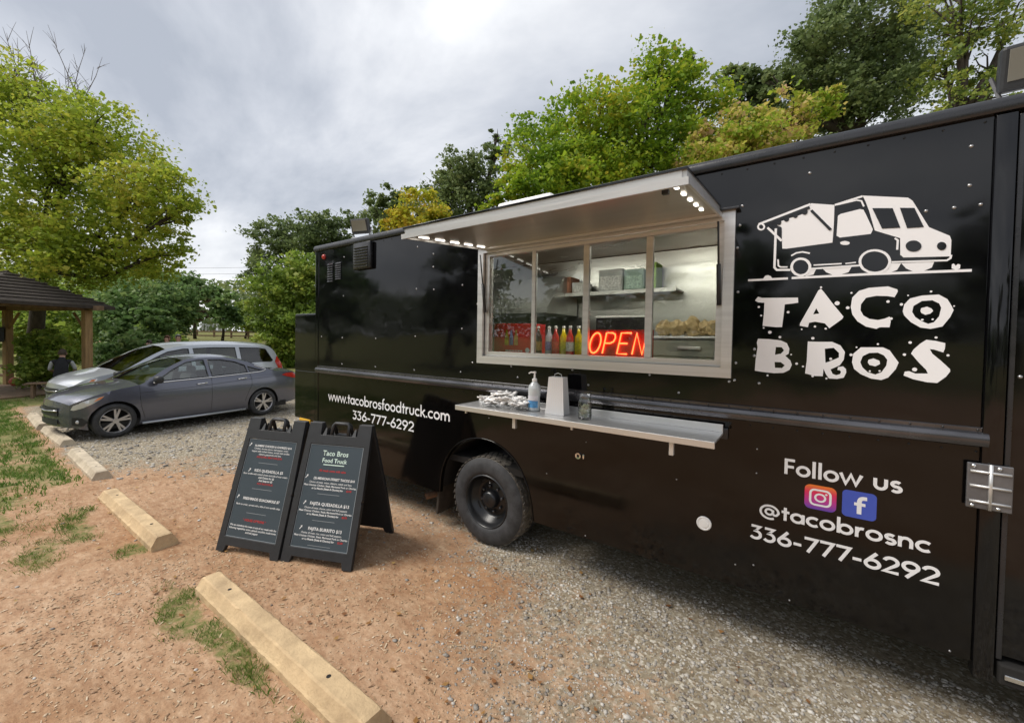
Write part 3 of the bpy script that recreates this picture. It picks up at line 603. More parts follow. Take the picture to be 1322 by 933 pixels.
# the far wood closing the view behind everything
r = np.random.default_rng(55); n = 90000
th = r.uniform(0, 2*PI, n); dist = r.uniform(66, 84, n); wv = 5.5+4.5*fbm(np.cos(th)*9+20, np.sin(th)*9+20, 5)
wx, wy = dist*np.cos(th), dist*np.sin(th); wz = 2.0+wv*r.random(n)**0.8
ax = r.normal(size=(n, 3)); ax /= np.linalg.norm(ax, axis=1)[:, None]; sd = r.normal(size=(n, 3)); sd = np.cross(ax, sd); sd /= np.linalg.norm(sd, axis=1)[:, None]
p = np.stack([wx, wy, wz], -1); S = r.uniform(.22, .5, n)[:, None]
co = np.stack([p-ax*S, p+sd*S*.6, p+ax*S, p-sd*S*.6], 1).reshape(-1, 3)
tag(raw_mesh('far_wood', co, np.arange(4*n).reshape(-1, 4), M['leaf_dark']), 'far belt of dark woodland closing the horizon', 'woods', kind='stuff')
# ------------------------------------------------------------------ the food truck
YW = 2.94                      # plane of the truck's serving side
X0, X1 = -5.25, 0.742          # serving body from rear corner to the cab pillar
truck = thing('food_truck', 'glossy black food truck with open serving hatch and white lettering', 'food truck', (-2.3, 4.05, 0), world=True)
def side(a, b, d=0.0): return (a, YW+d, b)          # a plate standing on the serving side; depth goes into the truck
def front(a, b, d=0.0): return (a, YW-d, b)          # decoration standing proud of it

# upper wall with the serving opening
mb = MB(); mb.plate([(X0+.05, 1.49), (X1, 1.49), (X1, 3.07), (X0+.05, 3.07)], [[(-2.40, 1.76), (-2.40, 2.75), (-.39, 2.75), (-.39, 1.76)]], side, 0.05); mb.build('upper_wall', M['black'], truck)
# lower skirt with the wheel arch
arch = [(-2.93, .385), (-2.915, .55), (-2.87, .70), (-2.78, .84), (-2.64, .95), (-2.48, 1.005), (-2.34, 1.015), (-2.2, .99), (-2.06, .92), (-1.95, .81), (-1.875, .67), (-1.835, .53), (-1.815, .39)]
def curve2(tab, n=4):
    out = []
    for i in range(len(tab)-1):
        p0, p1, p2, p3 = tab[max(0, i-1)], tab[i], tab[i+1], tab[min(len(tab)-1, i+2)]
        for k in range(n):
            t = k/n; out.append(tuple(.5*((2*p1[j])+(-p0[j]+p2[j])*t+(2*p0[j]-5*p1[j]+4*p2[j]-p3[j])*t*t+(-p0[j]+3*p1[j]-3*p2[j]+p3[j])*t**3) for j in (0, 1)))
    return out+[tab[-1]]
arch = curve2(arch)
mb = MB(); mb.plate([(X0+.05, .385)]+arch+[(X1, .392), (X1, 1.478), (X0+.05, 1.478)], [], side, 0.04); mb.build('lower_skirt', M['black_low'], truck)
mb = MB(); mb.tube([(a, YW-.004, b) for a, b in arch], .006, 6); mb.build('wheel_arch_lip', M['black_low'], truck, True)
# rear corner, rear wall, far wall, roof, floor, cab
mb = MB(); mb.b2(X0-.03, X0+.05, YW-.008, YW+.08, .39, 3.08, .012); mb.build('rear_corner_post', M['black'], truck)
mb = MB(); mb.b2(X0-.02, X0+.03, YW+.08, 5.10, .45, 3.07); mb.build('rear_wall', M['black_low'], truck)
mb = MB(); mb.b2(X0, 2.2, 5.10, 5.16, .45, 3.07); mb.build('far_wall', M['black_low'], truck)
mb = MB(); xs = [X0-.02, 2.25]
prof = [(YW+.0, 3.075), (YW+.02, 3.13), (YW+.2, 3.17), (YW+.6, 3.20), (YW+1.1, 3.21), (YW+1.6, 3.20), (YW+2.05, 3.16), (YW+2.2, 3.08)]
mb.add([(x, y, z) for x in xs for y, z in prof], [(i, i+1, len(prof)+i+1, len(prof)+i) for i in range(len(prof)-1)]+[tuple(range(len(prof)-1, -1, -1)), tuple(range(len(prof), 2*len(prof)))]); mb.build('roof', M['white_plastic'], truck)
mb = MB(); rp = [(YW+.03, 3.062), (YW-.022, 3.062), (YW-.028, 3.075), (YW-.028, 3.105), (YW-.018, 3.128), (YW+.004, 3.139), (YW+.05, 3.141)]
for xa, xb in ((X0-.04, 2.25),): mb.add([(x, y, z) for x in (xa, xb) for y, z in rp], [(i, len(rp)+i, len(rp)+i+1, i+1) for i in range(len(rp)-1)]+[tuple(range(len(rp))), tuple(range(2*len(rp)-1, len(rp)-1, -1))])
mb.build('roof_rail', M['rail'], truck, 40)
mb = MB(); mb.b2(X0+.06, 2.1, YW+.06, 5.09, .72, .78); mb.build('floor', M['dark'], truck)
mb = MB(); mb.b2(X0+.1, 2.6, 3.5, 3.62, .42, .60); mb.b2(X0+.1, 2.6, 4.5, 4.62, .42, .60); mb.b2(X0+.1, X0+.2, 3.1, 5.0, .42, .6); mb.b2(-1.5, -.2, 3.7, 4.4, .36, .7); mb.tube([(-2.36, 3.05, .42), (-2.36, 5.05, .42)], .07, 10); mb.lathe([(.05, 3.85), (.17, 3.95), (.19, 4.05), (.17, 4.15), (.05, 4.25)], (-2.36, 0, .42), 'Y', 16); mb.build('chassis', M['dark'], truck)
# rub rail and its riveted flange
mb = MB(); rr = [(YW-.004, 1.556), (YW-.012, 1.552), (YW-.012, 1.535), (YW-.035, 1.527), (YW-.044, 1.510), (YW-.044, 1.488), (YW-.035, 1.468), (YW-.012, 1.462), (YW-.004, 1.458)]
mb.add([(x, y, z) for x in (X0+.03, X1+.02) for y, z in rr], [(i, i+1, len(rr)+i+1, len(rr)+i) for i in range(len(rr)-1)]+[tuple(range(len(rr)-1, -1, -1)), tuple(range(len(rr), 2*len(rr)))])
rub = mb.build('rub_rail', M['rubrail'], truck, 35, normals=True)
mb = MB()
for k in range(50): mb.lathe([(.0055, 0), (.005, -.003), (.0001, -.0045)], (X0+.1+k*.12, YW-.012, 1.5435), 'Y', 8)
for k in range(50): mb.lathe([(.0055, 0), (.005, -.003), (.0001, -.0045)], (X0+.1+k*.12, YW-.001, 1.435), 'Y', 8)
for k in range(42): mb.lathe([(.0055, 0), (.005, -.003), (.0001, -.0045)], (X0+.1+k*.143, YW-.0005, 3.035), 'Y', 8)
o = mb.build('small_rivets', M['rail'], truck, True); o['kind'] = 'stuff'
# bright round bolt heads on the wall
RV = [(-3.3, 2.9), (-3.06, 2.8), (-3.06, 2.67), (-3.31, 2.46), (-3.05, 2.44), (-2.66, 2.46), (-2.66, 2.04), (-3.32, 1.96), (-3.99, 1.93), (-4.66, 1.93), (-5.13, 1.94), (-4.66, 1.60), (-3.99, 1.60), (-3.33, 1.60), (-2.67, 1.62), (-2.52, 1.72), (-4.64, 2.45), (-4.63, 2.93), (-2.07, 1.71), (-2.0, 1.615), (-2.47, 2.27), (-2.46, 1.83), (.03, 2.94), (.67, 2.93), (.67, 2.74), (-.32, 1.82), (-.325, 1.71), (-.355, 1.70), (-.66, 1.6), (-.19, 1.7), (-.22, 1.91), (-.22, 1.87), (-.31, 2.81), (-.32, 2.69), (-.33, 2.55), (.71, 2.64), (.62, 2.64), (-.32, 2.27), (.86, 1.81), (.52, 2.64), (-1.47, 1.71), (-1.33, 1.6), (-.86, 1.71), (-1.34, 1.15), (-1.69, .83), (-2.31, 1.22), (-2.29, .62), (-.19, 1.29), (-.19, 1.14), (-.19, .56), (-.29, .53), (-.66, 1.0), (0, .41), (.67, .41), (-1.33, .41)]
M['rivet'] = material('bolt_head', (.40, .40, .41), .3, .8)
mb = MB(); mb.lathe([(.009, 0), (.008, -.0035), (.004, -.0065), (.0001, -.0072)], (0, 0, 0), 'Y', 10); r0 = mb.build('bolt_head', M['rivet'], truck, True); r0.location = (RV[0][0], YW-.0005, RV[0][1])
for x, z in RV[1:]:
    q = r0.copy(); COL.objects.link(q); q.parent = truck; q.matrix_parent_inverse = truck.matrix_basis.inverted(); q.location = (x, YW-.0005, z)
    if z < 1.4: q.scale = (.6, .6, .6)
# louvres, intake, marker lamp
for (xa, xb, za, zb) in ((-4.99, -4.87, 2.64, 2.885), (-4.81, -4.69, 2.66, 2.88)):
    mb = MB()
    for k in range(8):
        z = za+(zb-za)*k/8; mb.add([(xa, YW-.001, z+.024), (xb, YW-.001, z+.024), (xb, YW-.014, z+.004), (xa, YW-.014, z+.004), (xa, YW-.001, z), (xb, YW-.001, z)], [(0, 3, 2, 1), (3, 4, 5, 2), (0, 4, 3), (1, 2, 5)])
    mb.build('louvre', M['rail'], truck)
mb = MB(); mb.b2(-4.38, -4.05, YW-.05, YW-.001, 2.74, 3.055, .016); vt = mb.build('intake_vent', M['rail'], truck, 35)
for k in range(8):
    mb = MB(); mb.box((-4.215, YW-.055, 2.765+k*.032), (.26, .014, .014), Matrix.Rotation(.5, 3, 'X'), .002); mb.build('slat', M['rubrail'], vt)
mb = MB(); mb.lathe([(.034, 0), (.033, -.012), (.02, -.024), (.0001, -.027)], (-5.08, YW-.001, 2.975), 'Y', 16); mb.build('marker_lamp', M['red_lens'], truck, True)
# rear box bolted behind the body, with its yellow bumper block
mb = MB(); mb.b2(-5.84, X0-.035, YW+.012, 4.75, .79, 2.25, .012); bx = mb.build('rear_locker', M['black_low'], truck)
mb = MB(); mb.b2(-5.825, X0-.05, YW+.006, YW+.02, .81, 1.46, .004); mb.b2(-5.825, X0-.05, YW+.006, YW+.02, 1.48, 2.23, .004); mb.build('locker_door', M['black'], bx)
mb = MB(); mb.b2(-5.70, -5.42, YW+.0, YW+.10, .735, .80, .01); mb.build('bumper_block', M['yellow'], truck)
mb = MB(); mb.b2(-5.9, X0, YW+.05, 5.0, .55, .68, .01); mb.build('rear_bumper', M['dark'], truck)
# cab pillar, hinge, cab door
mb = MB(); mb.b2(X1+.002, X1+.072, YW-.022, YW+.05, .33, 3.05, .006); mb.build('cab_pillar', M['black'], truck, 35)
mb = MB(); mb.b2(X1+.078, X1+.098, YW-.012, YW+.05, .45, 3.04, .004); mb.build('door_hinge_strip', M['rail'], truck)
mb = MB(); mb.plate([(X1+.1, .47), (1.86, .47), (1.86, 3.04), (X1+.1, 3.04)], [[(1.05, 1.75), (1.05, 2.7), (1.72, 2.7), (1.72, 1.75)]], side, .04); cd = mb.build('cab_door', M['black'], truck)
mb = MB(); mb.b2(1.05, 1.72, YW+.015, YW+.022, 1.75, 2.7); mb.build('door_pane', M['car_glass'], cd)
mb = MB(); mb.b2(1.62, 1.78, YW-.04, YW-.005, 1.32, 1.36, .008); mb.build('door_handle', M['chrome'], cd)
mb = MB(); mb.b2(X1+.085, 1.9, YW-.03, YW+.18, .34, .44, .01); st = mb.build('cab_step', M['dark'], truck)
mb = MB(); mb.b2(X1+.10, 1.9, YW-.042, YW-.028, .375, .40, .004); mb.build('step_edge', M['chrome'], st)
mb = MB(); mb.plate([(1.87, .5), (1.98, .72), (2.4, .98), (2.85, .8), (3.05, .5), (3.25, .5), (3.25, 1.35), (2.6, 1.5), (2.25, 3.06), (1.87, 3.06)], [], lambda a, b, d: (a, YW+.01+d, b), 2.15); mb.build('cab_nose', M['black_low'], truck)
mb = MB(); mb.add([(2.594, YW+.2, 1.56), (2.594, 4.95, 1.56), (2.304, 4.95, 2.85), (2.304, YW+.2, 2.85)], [(0, 1, 2, 3)]); mb.build('windscreen', M['car_glass'], truck)
mb = MB(); mb.b2(3.25, 3.37, YW+.05, 5.05, .45, .68, .02); mb.build('front_bumper', M['chrome'], truck)
for y in (3.25, 4.85):
    mb = MB(); mb.lathe([(.1, 0), (.1, .03), (.06, .05), (.0001, .055)], (3.25, y, 1.0), 'X', 16); mb.build('headlight', M['lamp_lens'], truck, True)
hp = MB(); hp.b2(.695, .772, YW-.034, YW-.022, 1.165, 1.385, .004); hp.b2(.774, .845, YW-.036, YW-.024, 1.165, 1.385, .004); hinge = hp.build('door_hinge', M['galv'], truck)
hp = MB()
for z in (1.20, 1.275, 1.345): hp.tube([(.705, YW-.036, z), (.838, YW-.038, z)], .0065, 8)
hp.tube([(.773, YW-.036, 1.165), (.773, YW-.036, 1.385)], .008, 8); hp.build('hinge_rib', M['alu'], hinge, True)
for x, z in ((.715, 1.372), (.80, 1.37), (.715, 1.178), (.80, 1.178)):
    mb = MB(); mb.lathe([(.009, 0), (.008, -.004), (.0001, -.006)], (x, YW-.036, z), 'Y', 10); mb.build('hinge_bolt', M['chrome'], hinge, True)
# roof fittings
def floodlight(x, y, z, s, rz, tilt=-.5):
    f = MB(); R_ = Matrix.Rotation(rz, 3, 'Z') @ Matrix.Rotation(tilt, 3, 'X')
    f.box((x, y, z+.24*s), (.42*s, .10*s, .30*s), R_, .025*s); b = f.build('floodlight', M['plastic'], truck)
    f = MB(); f.box(Vector((x, y, z+.24*s))+R_ @ Vector((0, -.052*s, .01)), (.34*s, .006, .21*s), R_, .002); f.build('floodlight_lens', material('flood_lens', (.22, .21, .18), .2, .2), b)
    f = MB()
    for k in (-1, 1): f.tube([Vector((x, y, z))+Matrix.Rotation(rz, 3, 'Z') @ Vector((k*.17*s, .02, .0)), Vector((x, y, z))+Matrix.Rotation(rz, 3, 'Z') @ Vector((k*.235*s, .02, .22*s))], .013*s, 6)
    f.box((x, y+.02, z+.005), (.46*s, .09*s, .03*s), Matrix.Rotation(rz, 3, 'Z'), .006); f.build('bracket', M['galv'], b)
    f = MB(); f.box((x, y+.02, z-.02), (.55*s, .16*s, .04*s), None, .01); f.build('mount_plate', M['white_plastic'], b)
floodlight(-4.56, 3.12, 3.19, .62, .3, .3)
floodlight(.935, 3.1, 3.165, .70, -.05, .2)
for x, y, w_, d_, h_ in ((-3.45, 3.4, .46, .44, .06), (-2.12, 3.4, .60, .5, .075), (-4.0, 3.35, .3, .3, .03), (-2.85, 3.3, .12, .12, .035)):
    mb = MB(); mb.box((x, y, 3.185+h_/2), (w_, d_, h_), None, min(.03, h_*.4)); mb.build('roof_vent', M['white_plastic'], truck, 30)

# rear wheels (dual) and a front wheel
def truck_wheel(x, y, sgn, dual=True):
    """y: outer face; sgn: +1 when the axle runs into +Y"""
    def P(r, d): return (r, sgn*d)
    mb = MB(); mb.lathe([P(.245, .035), P(.255, .012), P(.29, .002), P(.34, .0), P(.385, .012), P(.405, .03)], (x, y, .415), 'Y', 44)
    w = mb.build('wheel', M['rubber'], truck, True)
    mb = MB(); mb.lathe([P(.405, .03), P(.414, .05), P(.417, .12), P(.414, .19), P(.405, .21), P(.36, .235), P(.25, .225)], (x, y, .415), 'Y', 44)
    for k in range(44):                                            # tread blocks
        for j, dp in enumerate((.045, .10, .155, .205)):
            a = 2*PI*(k+.5*(j % 2))/44; rr_ = .4185; c_ = Vector((x+rr_*math.cos(a), y+sgn*dp, .415+rr_*math.sin(a)))
            mb.box(c_, (.005, .032, .036), Matrix.Rotation(-a, 3, 'Y') @ Matrix.Rotation(.35, 3, 'X'))
    mb.build('tyre_tread', M['tread'], w, 30)
    mb = MB(); mb.lathe([P(.252, .014), P(.243, .008), P(.236, .016), P(.228, .05), P(.215, .075), P(.205, .085), P(.185, .12), P(.165, .135), P(.14, .13), P(.10, .115), P(.085, .115), P(.08, .06), P(.06, .045), P(.0001, .042)], (x, y, .415), 'Y', 40)
    mb.build('rim', M['rim'], w, 50)
    for k in range(8):
        a = 2*PI*k/8+.2; mb = MB(); mb.lathe([P(.014, .12), P(.013, .098), P(.0001, .093)], (x+.12*math.cos(a), y, .415+.12*math.sin(a)), 'Y', 6); mb.build('lug_nut', M['rubrail'], w)
    for k in range(4):
        a = 2*PI*k/4+.55; mb = MB(); mb.box((x+.188*math.cos(a), y+sgn*.108, .415+.188*math.sin(a)), (.028, .004, .07), Matrix.Rotation(-a, 3, 'Y'), .001); mb.build('hand_hole', M['dark'], w)
    if dual:
        mb = MB(); mb.lathe([P(.2, .275), P(.36, .265), P(.405, .29), P(.416, .36), P(.405, .45), P(.3, .47)], (x, y, .415), 'Y', 32); mb.build('inner_tyre', M['rubber'], w, True)
truck_wheel(-2.365, 2.965, 1); truck_wheel(-2.365, 5.14, -1); truck_wheel(2.52, 3.03, 1, False); truck_wheel(2.52, 5.08, -1, False)
mb = MB(); mb.lathe([(.58, 0), (.58, .75)], (-2.365, YW+.04, .42), 'Y', 28, 0, PI); mb.build('wheel_housing', M['dark'], truck, True)
mb = MB(); mb.box((-3.0, 3.32, .37), (.03, .66, .50), Matrix.Rotation(.10, 3, 'Y'), .006); mb.build('mud_flap', M['mud'], truck)
mb = MB(); mb.box((-2.93, 3.1, .74), (.16, .3, .025), Matrix.Rotation(-.7, 3, 'Y'), .004); mb.build('flap_bracket', M['mud'], truck)
mb = MB(); mb.tube([(-3.12, 3.42, .27), (-3.18, 3.28, .24), (-3.285, 3.08, .215)], [.036, .036, .036], 16, False); mb.tube([(-3.12, 3.42, .27), (-3.18, 3.28, .24), (-3.284, 3.082, .215)], [.030, .030, .030], 16, False); mb.build('exhaust_pipe', M['rust'], truck, True)
# white filler cap, lock, shelf
mb = MB(); mb.lathe([(.046, -.001), (.046, -.008), (.040, -.012), (.037, -.006), (.028, -.006), (.026, -.013), (.0001, -.015)], (-.479, YW, .746), 'Y', 24); mb.build('filler_cap', M['white_plastic'], truck, 30)
mb = MB(); mb.lathe([(.012, -.002), (.012, -.012), (.024, -.014), (.026, -.006), (.026, -.001)], (-1.402, YW, 1.032), 'Y', 20); mb.b2(-1.365, -1.35, YW-.01, YW-.001, 1.015, 1.05, .003); mb.build('lock', M['chrome'], truck, 40)
mb = MB(); mb.b2(-2.395, -.375, 2.575, 2.90, 1.362, 1.375); mb.b2(-2.395, -.375, 2.572, 2.59, 1.335, 1.3765, .003); sh = mb.build('serving_shelf', M['shelf_steel'], truck)
mb = MB(); mb.b2(-2.393, -.377, 2.895, 2.905, 1.3755, 1.425, .002); mb.build('shelf_backsplash', M['shelf_steel'], sh)
mb = MB(); mb.b2(-2.40, -.35, 2.906, YW-.002, 1.33, 1.40, .004); mb.build('shelf_hinge', M['rail'], sh)
for x in (-1.80, -.62):
    mb = MB(); mb.b2(x-.014, x+.014, 2.60, 2.63, 1.25, 1.334, .003); mb.build('shelf_bracket', M['alu'], sh)
for x in (-2.3, -1.3):
    mb = MB(); mb.b2(x-.008, x+.008, 2.60, 2.62, 1.31, 1.334, .002); mb.build('shelf_pin', M['alu'], sh)

# ------------------------------------------------------------------ serving window and hatch
wf = MB(); wf.plate([(-2.447, 1.722), (-.343, 1.722), (-.343, 2.785), (-2.447, 2.785)], [[(-2.385, 1.79), (-2.385, 2.73), (-.405, 2.73), (-.405, 1.79)]], lambda a, b, d: (a, YW-.028+d, b), .026)
win = wf.build('window_frame', M['alu'], truck)
wf = MB(); wf.plate([(-2.383, 1.792), (-.407, 1.792), (-.407, 2.728), (-2.383, 2.728)], [[(-2.335, 1.83), (-2.335, 2.70), (-.445, 2.70), (-.445, 1.83)]], lambda a, b, d: (a, YW+.005+d, b), .06); wf.build('sash', M['alu'], win)
wf = MB(); wf.b2(-2.39, -.40, YW-.004, YW+.004, 1.782, 1.791); wf.b2(-.405, -.397, YW-.004, YW+.004, 1.79, 2.73); wf.b2(-2.393, -2.385, YW-.004, YW+.004, 1.79, 2.73); wf.build('gasket', M['plastic'], win)
wf = MB(); wf.b2(-2.47, -.32, YW-.055, YW-.002, 2.785, 2.80, .003); wf.build('drip_cap', M['rail'], win)
for x, w_ in ((-1.863, .035), (-1.377, .05), (-.885, .05)):
    mb = MB(); mb.b2(x-w_/2, x+w_/2, YW+.015, YW+.05, 1.831, 2.699, .003); mb.build('mullion', M['alu'], win)
pe = [-2.334, -1.881, -1.402, -.910, -.446]; po = [0, .03, .03, .01]
for k in range(4):
    xa, xb = (pe[k], (-1.881, -1.403, -.911, -.446)[k]); xa = (-2.334, -1.845, -1.351, -.859)[k]
    mb = MB(); mb.b2(xa, xb, YW+.028, YW+.032, 1.832, 2.698); mb.build('pane', M['glass'], win)
# hatch, hinged at the top and held up by two gas struts
HY0, HZ0, HY1, HZ1 = YW-.03, 2.765, 1.955, 2.675
dv = Vector((0, HY1-HY0, HZ1-HZ0)); hl = dv.length; dv.normalize(); nv = Vector((0, dv.z, -dv.y)); nv = nv if nv.z > 0 else -nv
def hat(a, s_, d): return Vector((a, HY0, HZ0))+dv*s_+nv*d
def hbox(mb, xa, xb, s0, s1, d0, d1):
    mb.add([hat(x, s_, d) for x in (xa, xb) for s_ in (s0, s1) for d in (d0, d1)], [(0, 1, 3, 2), (4, 6, 7, 5), (0, 4, 5, 1), (2, 3, 7, 6), (0, 2, 6, 4), (1, 5, 7, 3)]); return mb
mb = hbox(MB(), -2.34, -.43, 0, hl, 0, .012); hatch = mb.build('hatch', M['steel_soft'], truck, normals=True)
mb = hbox(MB(), -2.345, -.425, .002, hl+.003, .05, .06); mb.build('hatch_skin', M['black'], hatch, normals=True)
mb = MB(); hbox(mb, -2.352, -.418, hl-.004, hl+.016, -.022, .012); mb.build('hatch_lip', M['alu'], hatch, normals=True)
mb = MB(); hbox(mb, -2.32, -.45, hl-.03, hl-.004, .0125, .0495); hbox(mb, -2.34, -2.318, .02, hl-.01, .0125, .0495); hbox(mb, -.452, -.43, .02, hl-.01, .0125, .0495); mb.build('hatch_channel', M['alu'], hatch, normals=True)
mb = MB(); hbox(mb, -2.352, -2.338, .0, hl, -.016, .0118); hbox(mb, -.432, -.418, .0, hl, -.016, .0118); hbox(mb, -2.335, -.435, .015, .075, -.014, -.0015); mb.build('hatch_edge_trim', M['alu'], hatch, normals=True)
for k in range(5):
    s_ = .26+k*.15; mb = hbox(MB(), -.500, -.482, s_, s_+.045, -.008, -.0015); mb.build('led_light', M['led'], hatch)
for k in range(5):
    s_ = .12+k*.165; mb = hbox(MB(), -2.285, -2.268, s_, s_+.09, -.008, -.0015); mb.build('led_light', M['led'], hatch)
mb = hbox(MB(), -.56, -.53, hl-.11, hl-.08, -.022, -.0015); mb.build('latch', M['plastic'], hatch)
for x in (-2.362, -.425):
    a_ = hat(x, .42 if x > -1 else .40, -.03); b_ = Vector((x, YW-.018, 2.19))
    a_.y = YW-.13 if x > -1 else YW-.10; a_.z = 2.70
    mb = MB(); mb.tube([a_, a_.lerp(b_, .55)], .006, 8); mb.tube([a_.lerp(b_, .5), b_], .013, 8); mb.build('gas_strut', M['plastic'], truck, True)

# ------------------------------------------------------------------ inside the truck
mb = MB(); mb.b2(-4.2, .6, 5.02, 5.04, .8, 3.02); mb.build('steel_lining', M['steel'], truck)
mb = MB(); mb.b2(-4.2, .6, YW+.06, 5.01, 3.03, 3.05); mb.build('steel_ceiling', M['steel'], truck)
mb = MB(); mb.b2(-4.23, -4.21, YW+.06, 5.01, .8, 3.02); mb.build('rear_partition', M['steel_flat'], truck)
mb = MB(); mb.b2(.61, .63, YW+.06, 5.01, .8, 3.02); mb.build('cab_partition', M['steel'], truck)
mb = MB(); mb.b2(-4.2, -.2, YW+.07, 3.42, 1.74, 1.80, .005); mb.build('serving_counter', M['steel'], truck)
mb = MB(); mb.b2(-4.1, .5, 4.35, 5.0, 1.60, 1.66, .005); mb.build('rear_counter', M['steel_flat'], truck)
ish = MB(); ish.b2(-2.75, -1.1, 4.66, 5.01, 2.515, 2.535, .003); ish.b2(-2.75, -1.1, 4.655, 4.665, 2.50, 2.545, .002); ish.build('wall_shelf', M['steel_flat'], truck)
ish = MB(); ish.add([(-4.1, 4.2, 2.27), (-2.45, 4.2, 2.27), (-2.45, 4.2, 2.33), (-4.1, 4.2, 2.33), (-4.1, 4.6, 2.75), (-2.45, 4.6, 2.75), (-4.1, 5.0, 2.75), (-2.45, 5.0, 2.75), (-4.1, 5.0, 2.27), (-2.45, 5.0, 2.27)], [(0, 1, 2, 3), (3, 2, 5, 4), (4, 5, 7, 6), (0, 8, 9, 1), (1, 9, 7, 5, 2)]); ish.build('extractor_hood', M['steel_flat'], truck)
for k, (x, y) in enumerate(((-2.6, 3.5), (-.9, 3.5))):
    mb = MB(); mb.b2(x-.55, x+.55, y-.06, y+.06, 3.0, 3.028, .004); mb.build('ceiling_lamp', M['lamp_panel'], truck)
mb = MB(); mb.b2(-2.2, -.6, YW+.055, YW+.085, 2.785, 2.81, .003); mb.build('added_light_bar', M['lamp_panel'], truck)  # added glowing bar, out of sight behind the header, brightens the goods' fronts
mb = MB(); mb.b2(-2.05, -1.98, 5.0, 5.018, 2.13, 2.25, .004); mb.build('wall_socket', M['white_plastic'], truck)

def ptbox(name, x0, x1, y0, y1, z0, z1, m_, label, cat, group=None, bev=.004):
    b = MB(); b.b2(x0, x1, y0, y1, z0, z1, bev); return tag(b.build(name, m_), label, cat, group)
# drawers and bags
dr = thing('drawer_unit', 'pale grey drawer unit inside the truck, behind the right pane', 'drawers', (-.75, 3.75, 1.66))
M['pale'] = material('pale_laminate', (.50, .50, .44), .4, var=.05)
mb = MB(); mb.b2(-.42, .45, -.12, .5, .0, .315, .006); mb.build('carcass', M['pale'], dr)
for k in range(2):
    mb = MB(); mb.b2(-.40, .43, -.136, -.121, .02+.145*k, .155+.145*k, .004); d_ = mb.build('drawer_front', M['pale'], dr)
    mb = MB(); mb.b2(-.08, .10, -.148, -.137, .08+.145*k, .105+.145*k, .003); mb.build('handle', M['alu'], d_)
mb = MB(); mb.b2(-.43, .46, -.15, .5, .3155, .335, .004); mb.build('worktop', M['white_plastic'], dr)
for x in (-.40, .43): mb = MB(); mb.b2(x-.03, x+.03, -.1, .45, -.86, -.001); mb.build('leg', M['alu'], dr)
M['kraft'] = material('kraft_paper', (.33, .24, .12), .8, var=.35, vscale=18, bump=.008, bscale=25)
rq = random.Random(12)
BAGL = ['crumpled kraft paper bag leftmost on the drawer unit', 'crumpled kraft paper bag second from left on the drawer unit', 'taller crumpled kraft paper bag in the middle of the drawer unit', 'crumpled kraft paper bag lying right of the tall one', 'crumpled kraft paper bag nearest the right window edge']
for k in range(5):
    bm = bmesh.new(); bmesh.ops.create_icosphere(bm, subdivisions=3, radius=1)
    for v in bm.verts: v.co = Vector((v.co.x*.075, v.co.y*.07, v.co.z*(.07+.03*(k == 2))))*(1+rq.uniform(-.16, .2))
    me = bpy.data.meshes.new('paper_bag'); bm.to_mesh(me); bm.free(); me.materials.append(M['kraft']); o = bpy.data.objects.new('paper_bag', me); COL.objects.link(o)
    o.location = (-.98+k*.105, 3.80+rq.uniform(-.05, .08), 1.995+.072); tag(o, BAGL[k], 'paper bag', 'paper bags on the drawer unit')
M['screen'] = material('dark_screen', (.02, .015, .02), .15)
tb = thing('griddle_cover', 'black flat panel standing behind the neon sign', 'panel', (-1.55, 4.2, 1.66)); mb = MB(); mb.b2(-.27, .27, -.02, .02, .04, .545, .012); mb.build('panel', M['screen'], tb); mb = MB(); mb.b2(-.272, .272, -.024, .024, .532, .552, .004); mb.build('top_edge', M['alu'], tb); mb = MB(); mb.b2(-.15, .15, -.12, .12, -.0, .039, .006); mb.build('foot', M['plastic'], tb)
mb = MB(); mb.b2(-2.0, -1.1, 3.95, 4.349, .79, 1.655, .01); mb.build('prep_cabinet', M['steel_flat'], truck)
# boxes on the wall shelf
for (x0, x1, z1, c, l) in ((-2.53, -2.40, .22, (.34, .14, .08), 'brown carton leftmost on the steel wall shelf'), (-2.38, -2.22, .14, (.55, .55, .52), 'small white carton on the steel wall shelf'), (-2.02, -1.72, .27, (.46, .48, .48), 'grey and white box in the middle of the wall shelf'), (-1.70, -1.47, .25, (.30, .42, .37), 'mint green box on the steel wall shelf'), (-1.43, -1.33, .31, (.30, .50, .10), 'lime green bottle box rightmost on the wall shelf')):
    q = ptbox('storage_box', x0, x1, 4.70, 4.95, 2.5365, 2.5365+z1, material('carton', c, .6, var=.15, vscale=15), l, 'box', 'boxes on the wall shelf')
    mb = MB(); mb.b2(x0+.02, x1-.02, 4.697, 4.699, 2.56, 2.5365+z1*.7); mb.build('printed_panel', material('print', [min(1, a*1.35+.05) for a in c], .5, var=.5, vscale=40), q)
